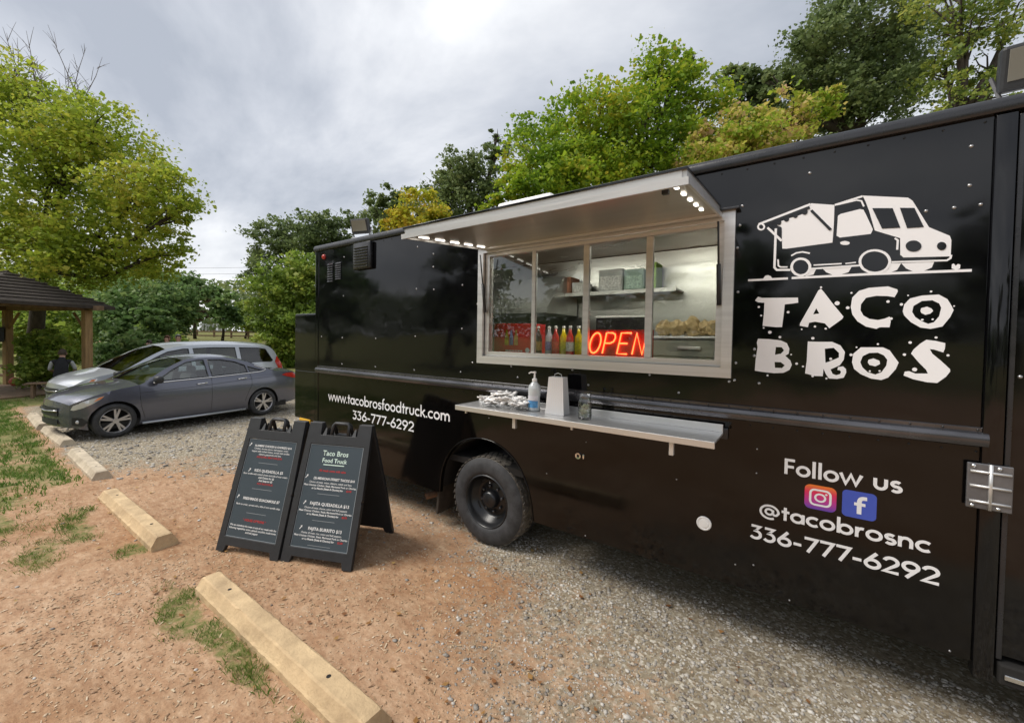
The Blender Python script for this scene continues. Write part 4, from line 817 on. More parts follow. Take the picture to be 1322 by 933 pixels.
# soda carton
sc_ = thing('soda_carton', 'red printed soda carton behind the left window pane', 'carton', (-2.235, 3.24, 1.8005))
M['carton_red'] = material('red_carton', (.72, .02, .02), .45, var=.15, vscale=6)
mb = MB(); mb.b2(-.225, .225, -.05, .18, 0, .295, .003); mb.build('carton_body', M['carton_red'], sc_)
pc = [(.80, .58, .03), (.20, .24, .55), (.75, .42, .14)]
for k, x in enumerate((-.02, .035, .09)):
    mb = MB(); mb.plate([(x-.022, .09), (x+.022, .09), (x+.022, .17), (x+.012, .2), (x+.010, .235), (x-.010, .235), (x-.012, .2), (x-.022, .17)], [], lambda a, b, d: (a-.05, -.0515-d, b)); mb.build('printed_bottle', material('print_bottle', pc[k], .5, var=.6, vscale=30), sc_)
mb = MB(); mb.lathe([(.024, -.001), (.024, -.0016), (.0001, -.0017)], (.17, -.0505, .045), 'Y', 20); mb.build('printed_seal', M['white'], sc_)
mb = MB()
for k in range(11): mb.b2(-.08+k*.018, -.068+k*.018, -.0518, -.0512, .03, .044)
mb.build('printed_line', M['white'], sc_)
# bottles
BC = [((.05, .02, .01), (.35, .22, .06), 'dark cola bottle beside the red carton'), ((.62, .62, .70), (.34, .30, .62), 'milky white soda bottle second from the carton'), ((.65, .03, .03), (.75, .08, .06), 'red soda bottle between the white one and a yellow one'), ((.85, .66, .01), (.90, .72, .03), 'yellow soda bottle in the middle of the row'), ((.65, .03, .03), (.75, .75, .7), 'red soda bottle between the two yellow ones'), ((.85, .64, .01), (.92, .74, .03), 'yellow soda bottle nearest the neon sign')]
for k, x in enumerate((-1.985, -1.885, -1.80, -1.735, -1.655, -1.585)):
    c, lc, lb = BC[k]; t = thing('soda_bottle', lb, 'bottle', (x, 3.25+.03*(k % 2), 1.8005), 0, 'soda bottles in the window')
    mb = MB(); mb.lathe([(.0001, 0), (.032, .0), (.036, .008), (.036, .15), (.031, .18), (.015, .215), (.012, .25), (.0001, .251)], (0, 0, 0), 'Z', 20); mb.build('bottle_body', material('soda', c, .08, coat=.5), t, True)
    mb = MB(); mb.lathe([(.0366, .05), (.0366, .13)], (0, 0, 0), 'Z', 20); mb.build('bottle_label', material('soda_label', lc, .5, var=.5, vscale=60), t, True)
    mb = MB(); mb.lathe([(.014, .251), (.015, .272), (.0001, .274)], (0, 0, 0), 'Z', 14); mb.build('cap', M['white_plastic'], t, True)
# neon sign
ns = thing('neon_sign', 'glowing red neon sign reading OPEN in the serving window', 'sign', (-1.17, 3.12, 1.8005))
mb = MB(); mb.b2(-.265, .275, .012, .022, .0, .235, .003); mb.build('back_panel', M['neon_back'], ns)
NE = {'O': [[(.5+.42*math.cos(a*PI/12), .5+.5*math.sin(a*PI/12)) for a in range(25)]], 'P': [[(.1, 0), (.1, 1), (.55, 1), (.78, .93), (.86, .76), (.78, .58), (.55, .5), (.1, .5)]], 'E': [[(.85, 0), (.1, 0), (.1, 1), (.85, 1)], [(.1, .5), (.72, .5)]], 'N': [[(.1, 0), (.1, 1), (.82, 0), (.82, 1)]]}
xo = -.26
for ch in 'OPEN':
    mb = MB()
    for pth in NE[ch]: mb.tube([(xo+.108*a+.035*b, 0, .045+.165*b) for a, b in pth], .0062, 8)
    mb.build('neon_letter', M['neon'], ns, True); xo += .122
mb = MB(); mb.b2(.02, .10, .022, .05, 0, .04, .003); mb.build('transformer', M['plastic'], ns)

# ------------------------------------------------------------------ lettering and logo on the truck side
LETTERS={'T': [([(-0.219,2.222),(-0.21,2.235),(-0.187,2.227),(-0.007,2.221),(-0.005,2.191),(-0.031,2.187),(-0.071,2.183),(-0.075,2.117),(-0.081,2.047),(-0.112,2.047),(-0.181,2.055),(-0.176,2.135),(-0.175,2.197),(-0.209,2.201),(-0.225,2.212)],[])],'A': [([(0.1,2.267),(0.112,2.25),(0.152,2.185),(0.205,2.105),(0.2,2.092),(0.144,2.04),(0.123,2.068),(0.077,2.078),(0.05,2.072),(0.045,2.046),(0.006,2.055),(0.007,2.069),(0.051,2.169),(0.088,2.258)],[[(0.081,2.156),(0.096,2.125),(0.068,2.121)]])],'C': [([(0.423,2.245),(0.425,2.233),(0.413,2.204),(0.387,2.211),(0.34,2.215),(0.298,2.206),(0.278,2.171),(0.277,2.138),(0.29,2.11),(0.315,2.091),(0.35,2.084),(0.377,2.091),(0.397,2.102),(0.402,2.076),(0.398,2.045),(0.358,2.045),(0.345,2.036),(0.302,2.049),(0.266,2.078),(0.243,2.116),(0.235,2.158),(0.24,2.21),(0.268,2.246),(0.31,2.26),(0.386,2.263)],[])],'O': [([(0.518,2.208),(0.579,2.21),(0.61,2.185),(0.626,2.15),(0.633,2.13),(0.622,2.095),(0.596,2.048),(0.554,2.036),(0.516,2.043),(0.48,2.071),(0.453,2.107),(0.447,2.129),(0.452,2.165),(0.473,2.195)],[[(0.518,2.18),(0.556,2.182),(0.581,2.165),(0.589,2.143),(0.583,2.1),(0.565,2.07),(0.544,2.062),(0.521,2.075),(0.496,2.097),(0.483,2.124),(0.487,2.155)]]),([(0.516,2.143),(0.538,2.15),(0.554,2.14),(0.561,2.128),(0.551,2.114),(0.533,2.108),(0.517,2.119),(0.514,2.129)],[])],'B': [([(-0.203,1.976),(-0.145,1.974),(-0.084,1.967),(-0.054,1.951),(-0.041,1.919),(-0.044,1.888),(-0.06,1.876),(-0.034,1.848),(-0.026,1.823),(-0.037,1.792),(-0.066,1.773),(-0.113,1.768),(-0.166,1.771),(-0.215,1.777),(-0.212,1.851),(-0.204,1.925),(-0.209,1.951)],[[(-0.109,1.927),(-0.079,1.926),(-0.067,1.908),(-0.082,1.887),(-0.112,1.88)],[(-0.113,1.836),(-0.081,1.836),(-0.061,1.818),(-0.075,1.801),(-0.11,1.801)]])],'R': [([(0.047,1.963),(0.096,1.962),(0.158,1.963),(0.196,1.944),(0.217,1.907),(0.213,1.864),(0.196,1.831),(0.156,1.806),(0.166,1.781),(0.182,1.775),(0.199,1.782),(0.203,1.795),(0.197,1.804),(0.187,1.804),(0.189,1.821),(0.211,1.826),(0.224,1.812),(0.226,1.793),(0.216,1.763),(0.187,1.754),(0.15,1.754),(0.136,1.778),(0.124,1.808),(0.122,1.765),(0.086,1.764),(0.039,1.776),(0.045,1.852)],[[(0.127,1.923),(0.167,1.929),(0.191,1.901),(0.191,1.875),(0.161,1.857),(0.132,1.842)]])],'O2': [([(0.284,1.935),(0.375,1.937),(0.402,1.922),(0.42,1.891),(0.439,1.858),(0.429,1.823),(0.4,1.776),(0.373,1.761),(0.331,1.766),(0.288,1.787),(0.259,1.814),(0.249,1.851),(0.253,1.898)],[[(0.32,1.905),(0.355,1.908),(0.38,1.894),(0.394,1.871),(0.391,1.839),(0.372,1.802),(0.348,1.789),(0.316,1.8),(0.294,1.825),(0.284,1.853),(0.293,1.886)]]),([(0.318,1.868),(0.339,1.876),(0.363,1.864),(0.366,1.847),(0.347,1.833),(0.322,1.84),(0.315,1.854)],[])],'S': [([(0.54,1.98),(0.574,1.975),(0.609,1.964),(0.608,1.936),(0.603,1.917),(0.569,1.931),(0.554,1.933),(0.564,1.909),(0.595,1.876),(0.629,1.834),(0.63,1.822),(0.616,1.795),(0.586,1.761),(0.549,1.762),(0.498,1.774),(0.46,1.791),(0.464,1.812),(0.481,1.815),(0.504,1.804),(0.551,1.807),(0.544,1.825),(0.515,1.863),(0.485,1.908),(0.494,1.929),(0.518,1.96)],[])]}
SPLAT=[(-0.204,2.172,0.0068),(-0.19,2.119,0.0057),(-0.053,2.136,0.0074),(-0.142,2.016,0.0097),(-0.175,2.043,0.0049),(-0.09,1.987,0.0074),(0.07,1.982,0.0081),(0.016,2.034,0.0045),(0.078,2.05,0.0061),(0.128,2.038,0.0059),(0.175,2.181,0.0119),(0.222,2.154,0.0085),(0.236,2.236,0.0051),(0.1,2.275,0.0054),(0.388,2.182,0.0072),(0.403,2.091,0.007),(0.441,2.165,0.007),(0.465,2.211,0.0037),(0.55,2.227,0.0051),(0.634,2.15,0.0035),(0.522,2.083,0.0054),(0.56,2.085,0.0046),(0.48,1.965,0.007),(0.575,1.992,0.0058),(0.62,1.903,0.0058),(0.46,1.901,0.007),(0.501,1.825,0.0101),(0.354,1.954,0.0049),(0.266,1.935,0.0043),(0.244,1.892,0.0074),(-0.003,1.831,0.0072),(0.028,1.816,0.0056),(-0.221,1.914,0.006),(-0.218,1.87,0.007),(-0.147,1.752,0.0057),(-0.031,1.884,0.0046),(0.075,1.762,0.0063),(0.139,1.753,0.0052),(0.155,1.866,0.0068),(0.325,1.806,0.0048),(0.365,1.809,0.0048)]
LPOLY=[('w',[(-0.186,2.344),(-0.176,2.361),(-0.161,2.365),(-0.146,2.357),(-0.138,2.342)],[]),('w',[(0.62,2.338),(0.62,2.359),(0.627,2.362),(0.634,2.35),(0.641,2.359),(0.65,2.354),(0.649,2.335),(0.636,2.329)],[]),('w',[(0.047,2.387),(0.077,2.39),(0.063,2.351),(0.021,2.342),(0.04,2.359)],[]),('w',[(0.394,2.386),(0.434,2.382),(0.419,2.348),(0.387,2.334),(0.353,2.333),(0.384,2.355)],[]),('w',[(0.104,2.382),(0.233,2.381),(0.22,2.352),(0.183,2.34),(0.15,2.342),(0.121,2.36)],[]),('w',[(0.434,2.382),(0.558,2.38),(0.549,2.349),(0.519,2.333),(0.485,2.332),(0.454,2.352)],[]),('w',[(-0.1,2.647),(-0.122,2.661),(-0.104,2.683),(-0.073,2.692),(-0.028,2.7),(0.015,2.712),(0.033,2.749),(0.041,2.764),(0.148,2.736),(0.148,2.624),(0.145,2.525),(-0.072,2.515),(-0.092,2.518)],[]),('k',[(-0.143,2.664),(-0.144,2.66),(-0.145,2.656),(-0.148,2.654),(-0.151,2.652),(-0.154,2.652),(-0.158,2.653),(-0.161,2.656),(-0.163,2.659),(-0.165,2.663),(-0.166,2.667),(-0.165,2.671),(-0.164,2.674),(-0.161,2.677),(-0.158,2.678),(-0.155,2.679),(-0.151,2.677),(-0.148,2.675),(-0.146,2.672),(-0.144,2.668)],[]),('k',[(-0.101,2.675),(-0.102,2.67),(-0.104,2.666),(-0.106,2.662),(-0.11,2.661),(-0.114,2.661),(-0.119,2.662),(-0.123,2.665),(-0.126,2.669),(-0.128,2.674),(-0.129,2.679),(-0.128,2.684),(-0.126,2.688),(-0.123,2.691),(-0.12,2.693),(-0.115,2.693),(-0.111,2.692),(-0.107,2.689),(-0.104,2.685),(-0.102,2.68)],[]),('k',[(-0.063,2.69),(-0.063,2.685),(-0.065,2.68),(-0.068,2.677),(-0.072,2.676),(-0.076,2.675),(-0.08,2.677),(-0.084,2.68),(-0.087,2.684),(-0.089,2.689),(-0.09,2.694),(-0.089,2.699),(-0.088,2.703),(-0.085,2.706),(-0.081,2.708),(-0.077,2.708),(-0.072,2.706),(-0.069,2.704),(-0.066,2.699),(-0.064,2.695)],[]),('k',[(-0.021,2.704),(-0.021,2.699),(-0.023,2.695),(-0.026,2.692),(-0.029,2.69),(-0.033,2.69),(-0.038,2.692),(-0.041,2.695),(-0.044,2.699),(-0.046,2.703),(-0.047,2.709),(-0.047,2.713),(-0.045,2.718),(-0.042,2.721),(-0.038,2.722),(-0.034,2.722),(-0.03,2.721),(-0.026,2.718),(-0.023,2.714),(-0.021,2.709)],[]),('k',[(0.026,2.718),(0.025,2.712),(0.023,2.708),(0.02,2.704),(0.016,2.702),(0.012,2.702),(0.007,2.704),(0.003,2.707),(-0.001,2.712),(-0.003,2.717),(-0.004,2.723),(-0.003,2.728),(-0.001,2.733),(0.002,2.736),(0.006,2.738),(0.011,2.738),(0.015,2.737),(0.019,2.733),(0.023,2.729),(0.025,2.724)],[]),('k',[(-0.117,2.649),(-0.098,2.642),(-0.097,2.587),(-0.116,2.616)],[]),('w',[(0.268,2.766),(0.45,2.721),(0.468,2.702),(0.533,2.556),(0.609,2.502),(0.615,2.479),(0.615,2.399),(0.442,2.411),(0.429,2.426),(0.426,2.514),(0.324,2.568),(0.298,2.676),(0.282,2.73)],[]),('k',[(0.31,2.69),(0.392,2.676),(0.425,2.568),(0.353,2.574)],[]),('k',[(0.42,2.673),(0.476,2.663),(0.514,2.559),(0.451,2.562)],[]),('k',[(0.508,2.462),(0.507,2.454),(0.503,2.446),(0.496,2.44),(0.488,2.437),(0.479,2.437),(0.47,2.439),(0.461,2.444),(0.454,2.452),(0.45,2.46),(0.448,2.47),(0.449,2.478),(0.453,2.486),(0.46,2.492),(0.468,2.495),(0.477,2.495),(0.487,2.493),(0.495,2.487),(0.502,2.48),(0.506,2.472)],[]),('k',[(0.598,2.452),(0.597,2.446),(0.595,2.44),(0.592,2.436),(0.587,2.433),(0.582,2.433),(0.577,2.434),(0.572,2.438),(0.568,2.443),(0.565,2.449),(0.564,2.456),(0.565,2.462),(0.567,2.468),(0.571,2.472),(0.576,2.475),(0.581,2.475),(0.586,2.473),(0.591,2.47),(0.595,2.465),(0.597,2.459)],[]),('w',[(0.165,2.673),(0.177,2.681),(0.259,2.694),(0.274,2.688),(0.286,2.658),(0.316,2.575),(0.308,2.552),(0.177,2.549),(0.162,2.561)],[]),('w',[(0.221,2.513),(0.22,2.51),(0.217,2.507),(0.213,2.505),(0.207,2.504),(0.2,2.505),(0.194,2.506),(0.188,2.508),(0.183,2.511),(0.18,2.515),(0.179,2.518),(0.179,2.522),(0.182,2.524),(0.187,2.526),(0.193,2.527),(0.2,2.527),(0.206,2.525),(0.212,2.523),(0.217,2.52),(0.22,2.517)],[])]
LSTROKE=[('w',[(-0.266,2.34),(-0.059,2.337)],0.0129),('w',[(-0.041,2.338),(0.314,2.334),(0.689,2.323)],0.013),('w',[(0.045,2.396),(0.044,2.385),(0.041,2.375),(0.036,2.366),(0.03,2.359),(0.022,2.354),(0.013,2.351),(0.003,2.35),(-0.007,2.352),(-0.016,2.357),(-0.025,2.363),(-0.032,2.372),(-0.038,2.381),(-0.041,2.392),(-0.043,2.403),(-0.042,2.414),(-0.039,2.424),(-0.034,2.433),(-0.027,2.44),(-0.019,2.445),(-0.009,2.448),(0.0,2.448),(0.01,2.446),(0.019,2.442),(0.028,2.435),(0.035,2.427),(0.04,2.417),(0.044,2.407),'c'],0.0133),('w',[(0.389,2.394),(0.387,2.381),(0.383,2.369),(0.377,2.358),(0.368,2.349),(0.356,2.343),(0.344,2.34),(0.33,2.339),(0.317,2.342),(0.304,2.347),(0.292,2.356),(0.281,2.366),(0.274,2.379),(0.269,2.392),(0.267,2.406),(0.268,2.42),(0.272,2.432),(0.279,2.443),(0.289,2.452),(0.3,2.458),(0.313,2.461),(0.327,2.461),(0.34,2.458),(0.353,2.452),(0.365,2.444),(0.375,2.433),(0.382,2.421),(0.387,2.408),'c'],0.0116),('w',[(0.062,2.405),(0.189,2.402)],0.0076),('w',[(0.205,2.401),(0.25,2.403)],0.0063),('w',[(0.051,2.385),(0.267,2.385)],0.0097),('w',[(-0.128,2.643),(-0.129,2.408),(-0.116,2.392),(-0.048,2.387)],0.0123),('w',[(-0.112,2.455),(-0.109,2.417),(-0.099,2.408),(-0.063,2.405)],0.0082),('w',[(-0.047,2.47),(-0.023,2.484),(0.008,2.487),(0.043,2.475)],0.0088),('w',[(-0.219,2.681),(0.038,2.759)],0.0133),('w',[(-0.188,2.661),(-0.189,2.657),(-0.19,2.654),(-0.191,2.651),(-0.194,2.648),(-0.197,2.647),(-0.2,2.646),(-0.204,2.646),(-0.208,2.647),(-0.211,2.649),(-0.214,2.651),(-0.217,2.654),(-0.219,2.658),(-0.22,2.662),(-0.221,2.666),(-0.221,2.67),(-0.219,2.674),(-0.218,2.677),(-0.215,2.679),(-0.212,2.681),(-0.209,2.682),(-0.205,2.682),(-0.201,2.681),(-0.198,2.679),(-0.195,2.676),(-0.192,2.673),(-0.19,2.669),(-0.189,2.665),'c'],0.0095),('k',[(-0.175,2.673),(0.035,2.74)],0.0144),('k',[(0.042,2.723),(0.135,2.597)],0.0133),('w',[(-0.171,2.654),(-0.096,2.564)],0.0123),('w',[(0.149,2.735),(0.268,2.762)],0.0108),('w',[(0.159,2.734),(0.243,2.745),(0.264,2.737),(0.275,2.705)],0.0074),('w',[(0.396,2.391),(0.602,2.38),(0.614,2.39),(0.616,2.406)],0.0085),('w',[(0.405,2.516),(0.417,2.504),(0.416,2.454)],0.0085)]

def vinyl(mb, name, m_=None, parent=truck): return mb.build(name, m_ or M['white'], parent)
for ch, shapes in LETTERS.items():
    mb = MB()
    for outer, holes in shapes: mb.plate(outer, holes, lambda a, b, d: front(a, b, .0015))
    vinyl(mb, 'painted_letter')
mb = MB()
for x, z, r in SPLAT: mb.plate([(x+r*math.cos(k*PI/4), z+r*math.sin(k*PI/4)) for k in range(8)], [], lambda a, b, d: front(a, b, .0018))
vinyl(mb, 'paint_splatter')['kind'] = 'stuff'
mw = MB(); gaps = []; lv = 0
for c, outer, holes in LPOLY:
    lv += 1; mk = MB(); gaps += [mk] if c == 'k' else []; (mw if c == 'w' else mk).plate(outer, holes, lambda a, b, d, h=(.0012 if c == 'w' else .0032)+lv*.00002: front(a, b, h))
for c, pth, w_ in LSTROKE:
    lv += 1; mk = MB(); gaps += [mk] if c == 'k' else []; (mw if c == 'w' else mk).ribbon(pth, w_, front, (.0022 if c == 'w' else .0038)+lv*.00002)
vinyl(mw, 'logo_drawing'); [vinyl(g_, 'logo_gap', M['black']) for g_ in gaps]

# a geometric stroke alphabet: cap height 1
def arc(cx, cy, rx, ry, a0, a1, n=14): return [(cx+rx*math.cos(rad(a0+(a1-a0)*k/n)), cy+ry*math.sin(rad(a0+(a1-a0)*k/n))) for k in range(n+1)]
def ring(cx, cy, rx, ry): return arc(cx, cy, rx, ry, 0, 360, 24)[:-1]+['c']
GL = {'o': (.74, [ring(.37, .33, .275, .275)]), 'a': (.76, [ring(.36, .33, .265, .275), [(.64, 0), (.64, .66)]]), 'c': (.62, [arc(.36, .33, .28, .275, 48, 312)]), 'd': (.78, [ring(.36, .33, .265, .275), [(.64, 0), (.64, 1.06)]]), 'b': (.78, [[(.12, 0), (.12, 1.06)], ring(.42, .33, .265, .275)]),
 'f': (.42, [[(.2, 0), (.2, .82)]+arc(.36, .84, .16, .17, 180, 75, 8), [(.02, .58), (.40, .58)]]), 't': (.42, [[(.2, 0), (.2, .92)], [(.02, .60), (.40, .60)]]), 'k': (.64, [[(.12, 0), (.12, 1.06)], [(.56, .66), (.16, .32)], [(.26, .40), (.60, 0)]]), 'l': (.28, [[(.14, 0), (.14, 1.06)]]), '.': (.26, [[(.13, 0), (.13, .15)]]), '-': (.46, [[(.06, .36), (.40, .36)]]), ' ': (.4, []),
 'm': (1.08, [[(.12, 0), (.12, .66)], [(.12, .36)]+arc(.33, .38, .20, .215, 180, 0, 10)+[(.53, 0)], [(.55, .36)]+arc(.75, .38, .20, .215, 180, 0, 10)+[(.95, 0)]]), 'n': (.68, [[(.12, 0), (.12, .66)], [(.12, .36)]+arc(.34, .37, .21, .225, 180, 0, 10)+[(.55, 0)]]), 'r': (.46, [[(.12, 0), (.12, .66)], [(.12, .34)]+arc(.34, .36, .2, .23, 180, 70, 8)]),
 's': (.52, [arc(.27, .462, .165, .135, 35, 270, 12)+arc(.27, .182, .175, .145, 90, -150, 12)[1:]]), 'u': (.70, [[(.12, .66), (.12, .34)]+arc(.34, .285, .22, .225, 180, 360, 12)+[(.56, .66)]]), 'w': (1.0, [[(.05, .66), (.28, .03), (.5, .60), (.72, .03), (.95, .66)]]),
 'F': (.60, [[(.13, 0), (.13, .925), (.56, .925)], [(.13, .5), (.52, .5)]]), '2': (.66, [arc(.32, .70, .235, .235, 170, -38, 14)+[(.08, .075), (.60, .075)]]), '3': (.64, [[(.08, .925), (.50, .925), (.27, .60)]+arc(.27, .335, .25, .265, 88, -145, 16)]), '6': (.70, [ring(.35, .31, .255, .245), [(.50, 1.0), (.125, .42)]]), '9': (.70, [ring(.35, .69, .255, .245), [(.20, 0), (.575, .58)]]), '7': (.66, [[(.07, .925), (.60, .925), (.22, 0)]]),
 '@': (1.16, [ring(.56, .38, .185, .195), [(.75, .56), (.75, .30)]+arc(.86, .30, .11, .11, 180, 330, 6)+arc(.575, .36, .46, .47, 5, 300, 22)])}
def stroke_text(txt, x0, z0, x1, cap, t=.15, name='lettering', parent=truck):
    W = sum(GL[c][0] for c in txt)-.12; k = (x1-x0)/W; x = x0-.06*k; mb = MB(); lv = 0
    for c in txt:
        adv, st = GL[c]
        for pth in st:
            lv += 1; q = [(x+p_[0]*k, z0+p_[1]*cap) if p_ != 'c' else 'c' for p_ in pth]; mb.ribbon(q, t*(k*.5+cap*.5)*(.8 if c == '@' else 1), front, .0014+.00006*lv)
        x += adv*k
    return vinyl(mb, name, None, parent)
stroke_text('www.tacobrosfoodtruck.com', -4.957, 1.119, -2.803, .118, .145)
stroke_text('336-777-6292', -4.425, .941, -3.329, .108, .15)
stroke_text('Follow us', -.045, 1.167, .468, .092, .165)
stroke_text('@tacobrosnc', -.167, .884, .585, .085, .165)
stroke_text('336-777-6292', -.209, .728, .622, .088, .165)
def rrect(x0, x1, z0, z1, r): 
    o = []
    for cx, cz, a in ((x1-r, z1-r, 0), (x0+r, z1-r, 90), (x0+r, z0+r, 180), (x1-r, z0+r, 270)): o += arc(cx, cz, r, r, a, a+90, 6)
    return o
def ig_material():
    m = bpy.data.materials.new('icon_gradient'); m.use_nodes = True; t = m.node_tree; p = t.nodes['Principled BSDF']; p.inputs['Roughness'].default_value = .35
    c = t.nodes.new('ShaderNodeTexCoord'); s_ = t.nodes.new('ShaderNodeSeparateXYZ'); t.links.new(c.outputs['Generated'], s_.inputs[0]); r = t.nodes.new('ShaderNodeValToRGB')
    e = r.color_ramp; e.elements[0].position = 0; e.elements[0].color = (.12, .06, .42, 1); e.elements[1].position = 1; e.elements[1].color = (.85, .22, .03, 1)
    for q, k in ((.35, (.50, .04, .30)), (.7, (.75, .03, .10))): a = e.elements.new(q); a.color = (*k, 1)
    t.links.new(s_.outputs[2], r.inputs[0]); t.links.new(r.outputs[0], p.inputs['Base Color']); return m
mb = MB(); mb.plate(rrect(.056, .203, .99, 1.131, .028), [], lambda a, b, d: front(a, b, .0015)); ic = mb.build('photo_app_icon', ig_material(), truck)
mb = MB(); mb.ribbon(rrect(.083, .176, 1.017, 1.104, .022)+['c'], .011, front, .0022); mb.ribbon([(.1295+.023*math.cos(k*PI/10), 1.0605+.021*math.sin(k*PI/10)) for k in range(20)]+['c'], .010, front, .0023); mb.plate([(.157+.006*math.cos(k*PI/4), 1.085+.0055*math.sin(k*PI/4)) for k in range(8)], [], lambda a, b, d: front(a, b, .0024)); mb.build('camera_glyph', M['white'], ic)
mb = MB(); mb.plate(rrect(.228, .374, .987, 1.136, .022), [], lambda a, b, d: front(a, b, .0015)); ic = mb.build('letter_app_icon', material('icon_blue', (.055, .10, .50), .35), truck)
mb = MB(); mb.ribbon([(.302, 1.012), (.302, 1.078)]+arc(.320, 1.08, .018, .022, 180, 85, 6)+[(.334, 1.1025)], .020, front, .0022); mb.ribbon([(.280, 1.066), (.328, 1.066)], .017, front, .0024); mb.build('letter_glyph', M['white'], ic)
# ------------------------------------------------------------------ things on the serving shelf (top at 1.375)
SZ = 1.3765
M['wrap'] = material('cutlery_wrap', (.90, .89, .88), .5, var=.03, vscale=30, bump=.004, bscale=50)
cb = thing('cutlery_bundles', 'heap of white wrapped cutlery packets on the left of the steel shelf', 'cutlery', (-1.99, 2.735, SZ)); rq = random.Random(3)
for k in range(64):
    x = rq.uniform(-.21, .21); h = .02+.12*rq.random()*(1-abs(x)/.3); yaw = rq.uniform(-.9, .9)+(PI/2 if rq.random() < .35 else 0); pit = rq.uniform(-.5, .5)
    R_ = Matrix.Rotation(yaw, 3, 'Z') @ Matrix.Rotation(pit, 3, 'Y'); L_ = rq.uniform(.045, .075); c = Vector((x, rq.uniform(-.05, .07), max(h, .016+abs(math.sin(pit))*L_)))
    g = []; 
    for i in range(7):
        t = -1+2*i/6; wv = .026*(1-.3*abs(t))+rq.uniform(-.003, .004); g.append([c+R_ @ Vector((t*L_, s_*wv, rq.uniform(-.003, .003)+e_*.007)) for s_, e_ in ((-1, 0), (-.4, 1), (.4, 1), (1, 0), (.4, -1), (-.4, -1))])
    mb = MB(); mb.add([p for r_ in g for p in r_], [(i*6+j, i*6+(j+1) % 6, i*6+6+(j+1) % 6, i*6+6+j) for i in range(6) for j in range(6)]+[tuple(range(5, -1, -1)), tuple(range(36, 42))]); mb.build('packet', M['wrap'], cb, True)
sn = thing('sanitizer_bottle', 'clear pump bottle of hand sanitizer with blue label on the shelf', 'bottle', (-1.722, 2.775, SZ))
mb = MB(); mb.lathe([(.0001, 0), (.044, 0), (.05, .006), (.05, .06), (.046, .085), (.046, .11), (.051, .135), (.051, .18), (.044, .205), (.026, .225), (.018, .235)], (0, 0, 0), 'Z', 24); mb.build('bottle_body', material('sanitizer_gel', (.62, .66, .68), .05, spec=.6, coat=.6), sn, True)
def label_arc(parent, r, z0, z1, a0, a1, m_, name):
    mb = MB(); mb.lathe([(r, z0), (r, z1)], (0, 0, 0), 'Z', 12, a0, a1); mb.build(name, m_, parent, True)
label_arc(sn, .0515, .03, .085, rad(232), rad(335), material('label_blue', (.10, .32, .62), .4, var=.3, vscale=40), 'front_label'); label_arc(sn, .0530, .087, .125, rad(232), rad(335), material('label_white', (.68, .68, .74), .4, var=.15, vscale=60), 'upper_label')
mb = MB(); mb.lathe([(.021, .235), (.021, .255), (.009, .262), (.007, .30), (.012, .302), (.012, .315), (.0001, .317)], (0, 0, 0), 'Z', 16); mb.tube([(0, 0, .308), (-.03, -.012, .308), (-.044, -.018, .298)], .006, 8); mb.build('pump', M['white_plastic'], sn, 40)
nb = thing('napkin_holder', 'tall white tapered napkin holder with wire handle on the shelf', 'napkin holder', (-1.51, 2.775, SZ), .05)
mb = MB(); a_, b_, h_ = (.078, .055), (.06, .042), .285
mb.add([(s_*a_[0], t_*a_[1], 0) for s_, t_ in ((-1, -1), (1, -1), (1, 1), (-1, 1))]+[(s_*b_[0], t_*b_[1], h_) for s_, t_ in ((-1, -1), (1, -1), (1, 1), (-1, 1))], [(0, 1, 5, 4), (1, 2, 6, 5), (2, 3, 7, 6), (3, 0, 4, 7), (4, 5, 6, 7), (3, 2, 1, 0)]); mb.build('holder_body', M['white_plastic'], nb)
mb = MB()
for k in range(7): u = -.75+.25*k; mb.add([(u*.078-.002, -.0555, .004), (u*.078+.002, -.0555, .004), (u*.06+.002, -.0432, .28), (u*.06-.002, -.0432, .28)], [(0, 1, 2, 3)])
mb.build('ribs', M['white'], nb)
mb = MB(); mb.tube([(-.03, 0, .283), (-.028, 0, .305), (0, 0, .315), (.028, 0, .305), (.03, 0, .283)], .0025, 6); mb.build('wire_handle', M['alu'], nb, True)
jr = thing('glass_jar', 'small glass tip jar half full of folded notes on the shelf', 'jar', (-1.255, 2.72, SZ))
mb = MB(); mb.lathe([(.0001, .002), (.046, .002), (.05, .01), (.05, .12), (.046, .135), (.041, .145), (.041, .175), (.044, .177), (.044, .185), (.039, .185)], (0, 0, 0), 'Z', 24); mb.build('jar_body', M['clear'], jr, True)
mb = MB(); rq = random.Random(8)
for k in range(40): mb.box((rq.uniform(-.03, .03), rq.uniform(-.03, .03), rq.uniform(.012, .11)), (.022, .016, .006), Matrix.Rotation(rq.uniform(0, 3), 3, 'Z') @ Matrix.Rotation(rq.uniform(-1, 1), 3, 'X'))
o = mb.build('contents', material('pale_green_notes', (.66, .70, .56), .7, var=.3, vscale=50), jr); o['kind'] = 'stuff'

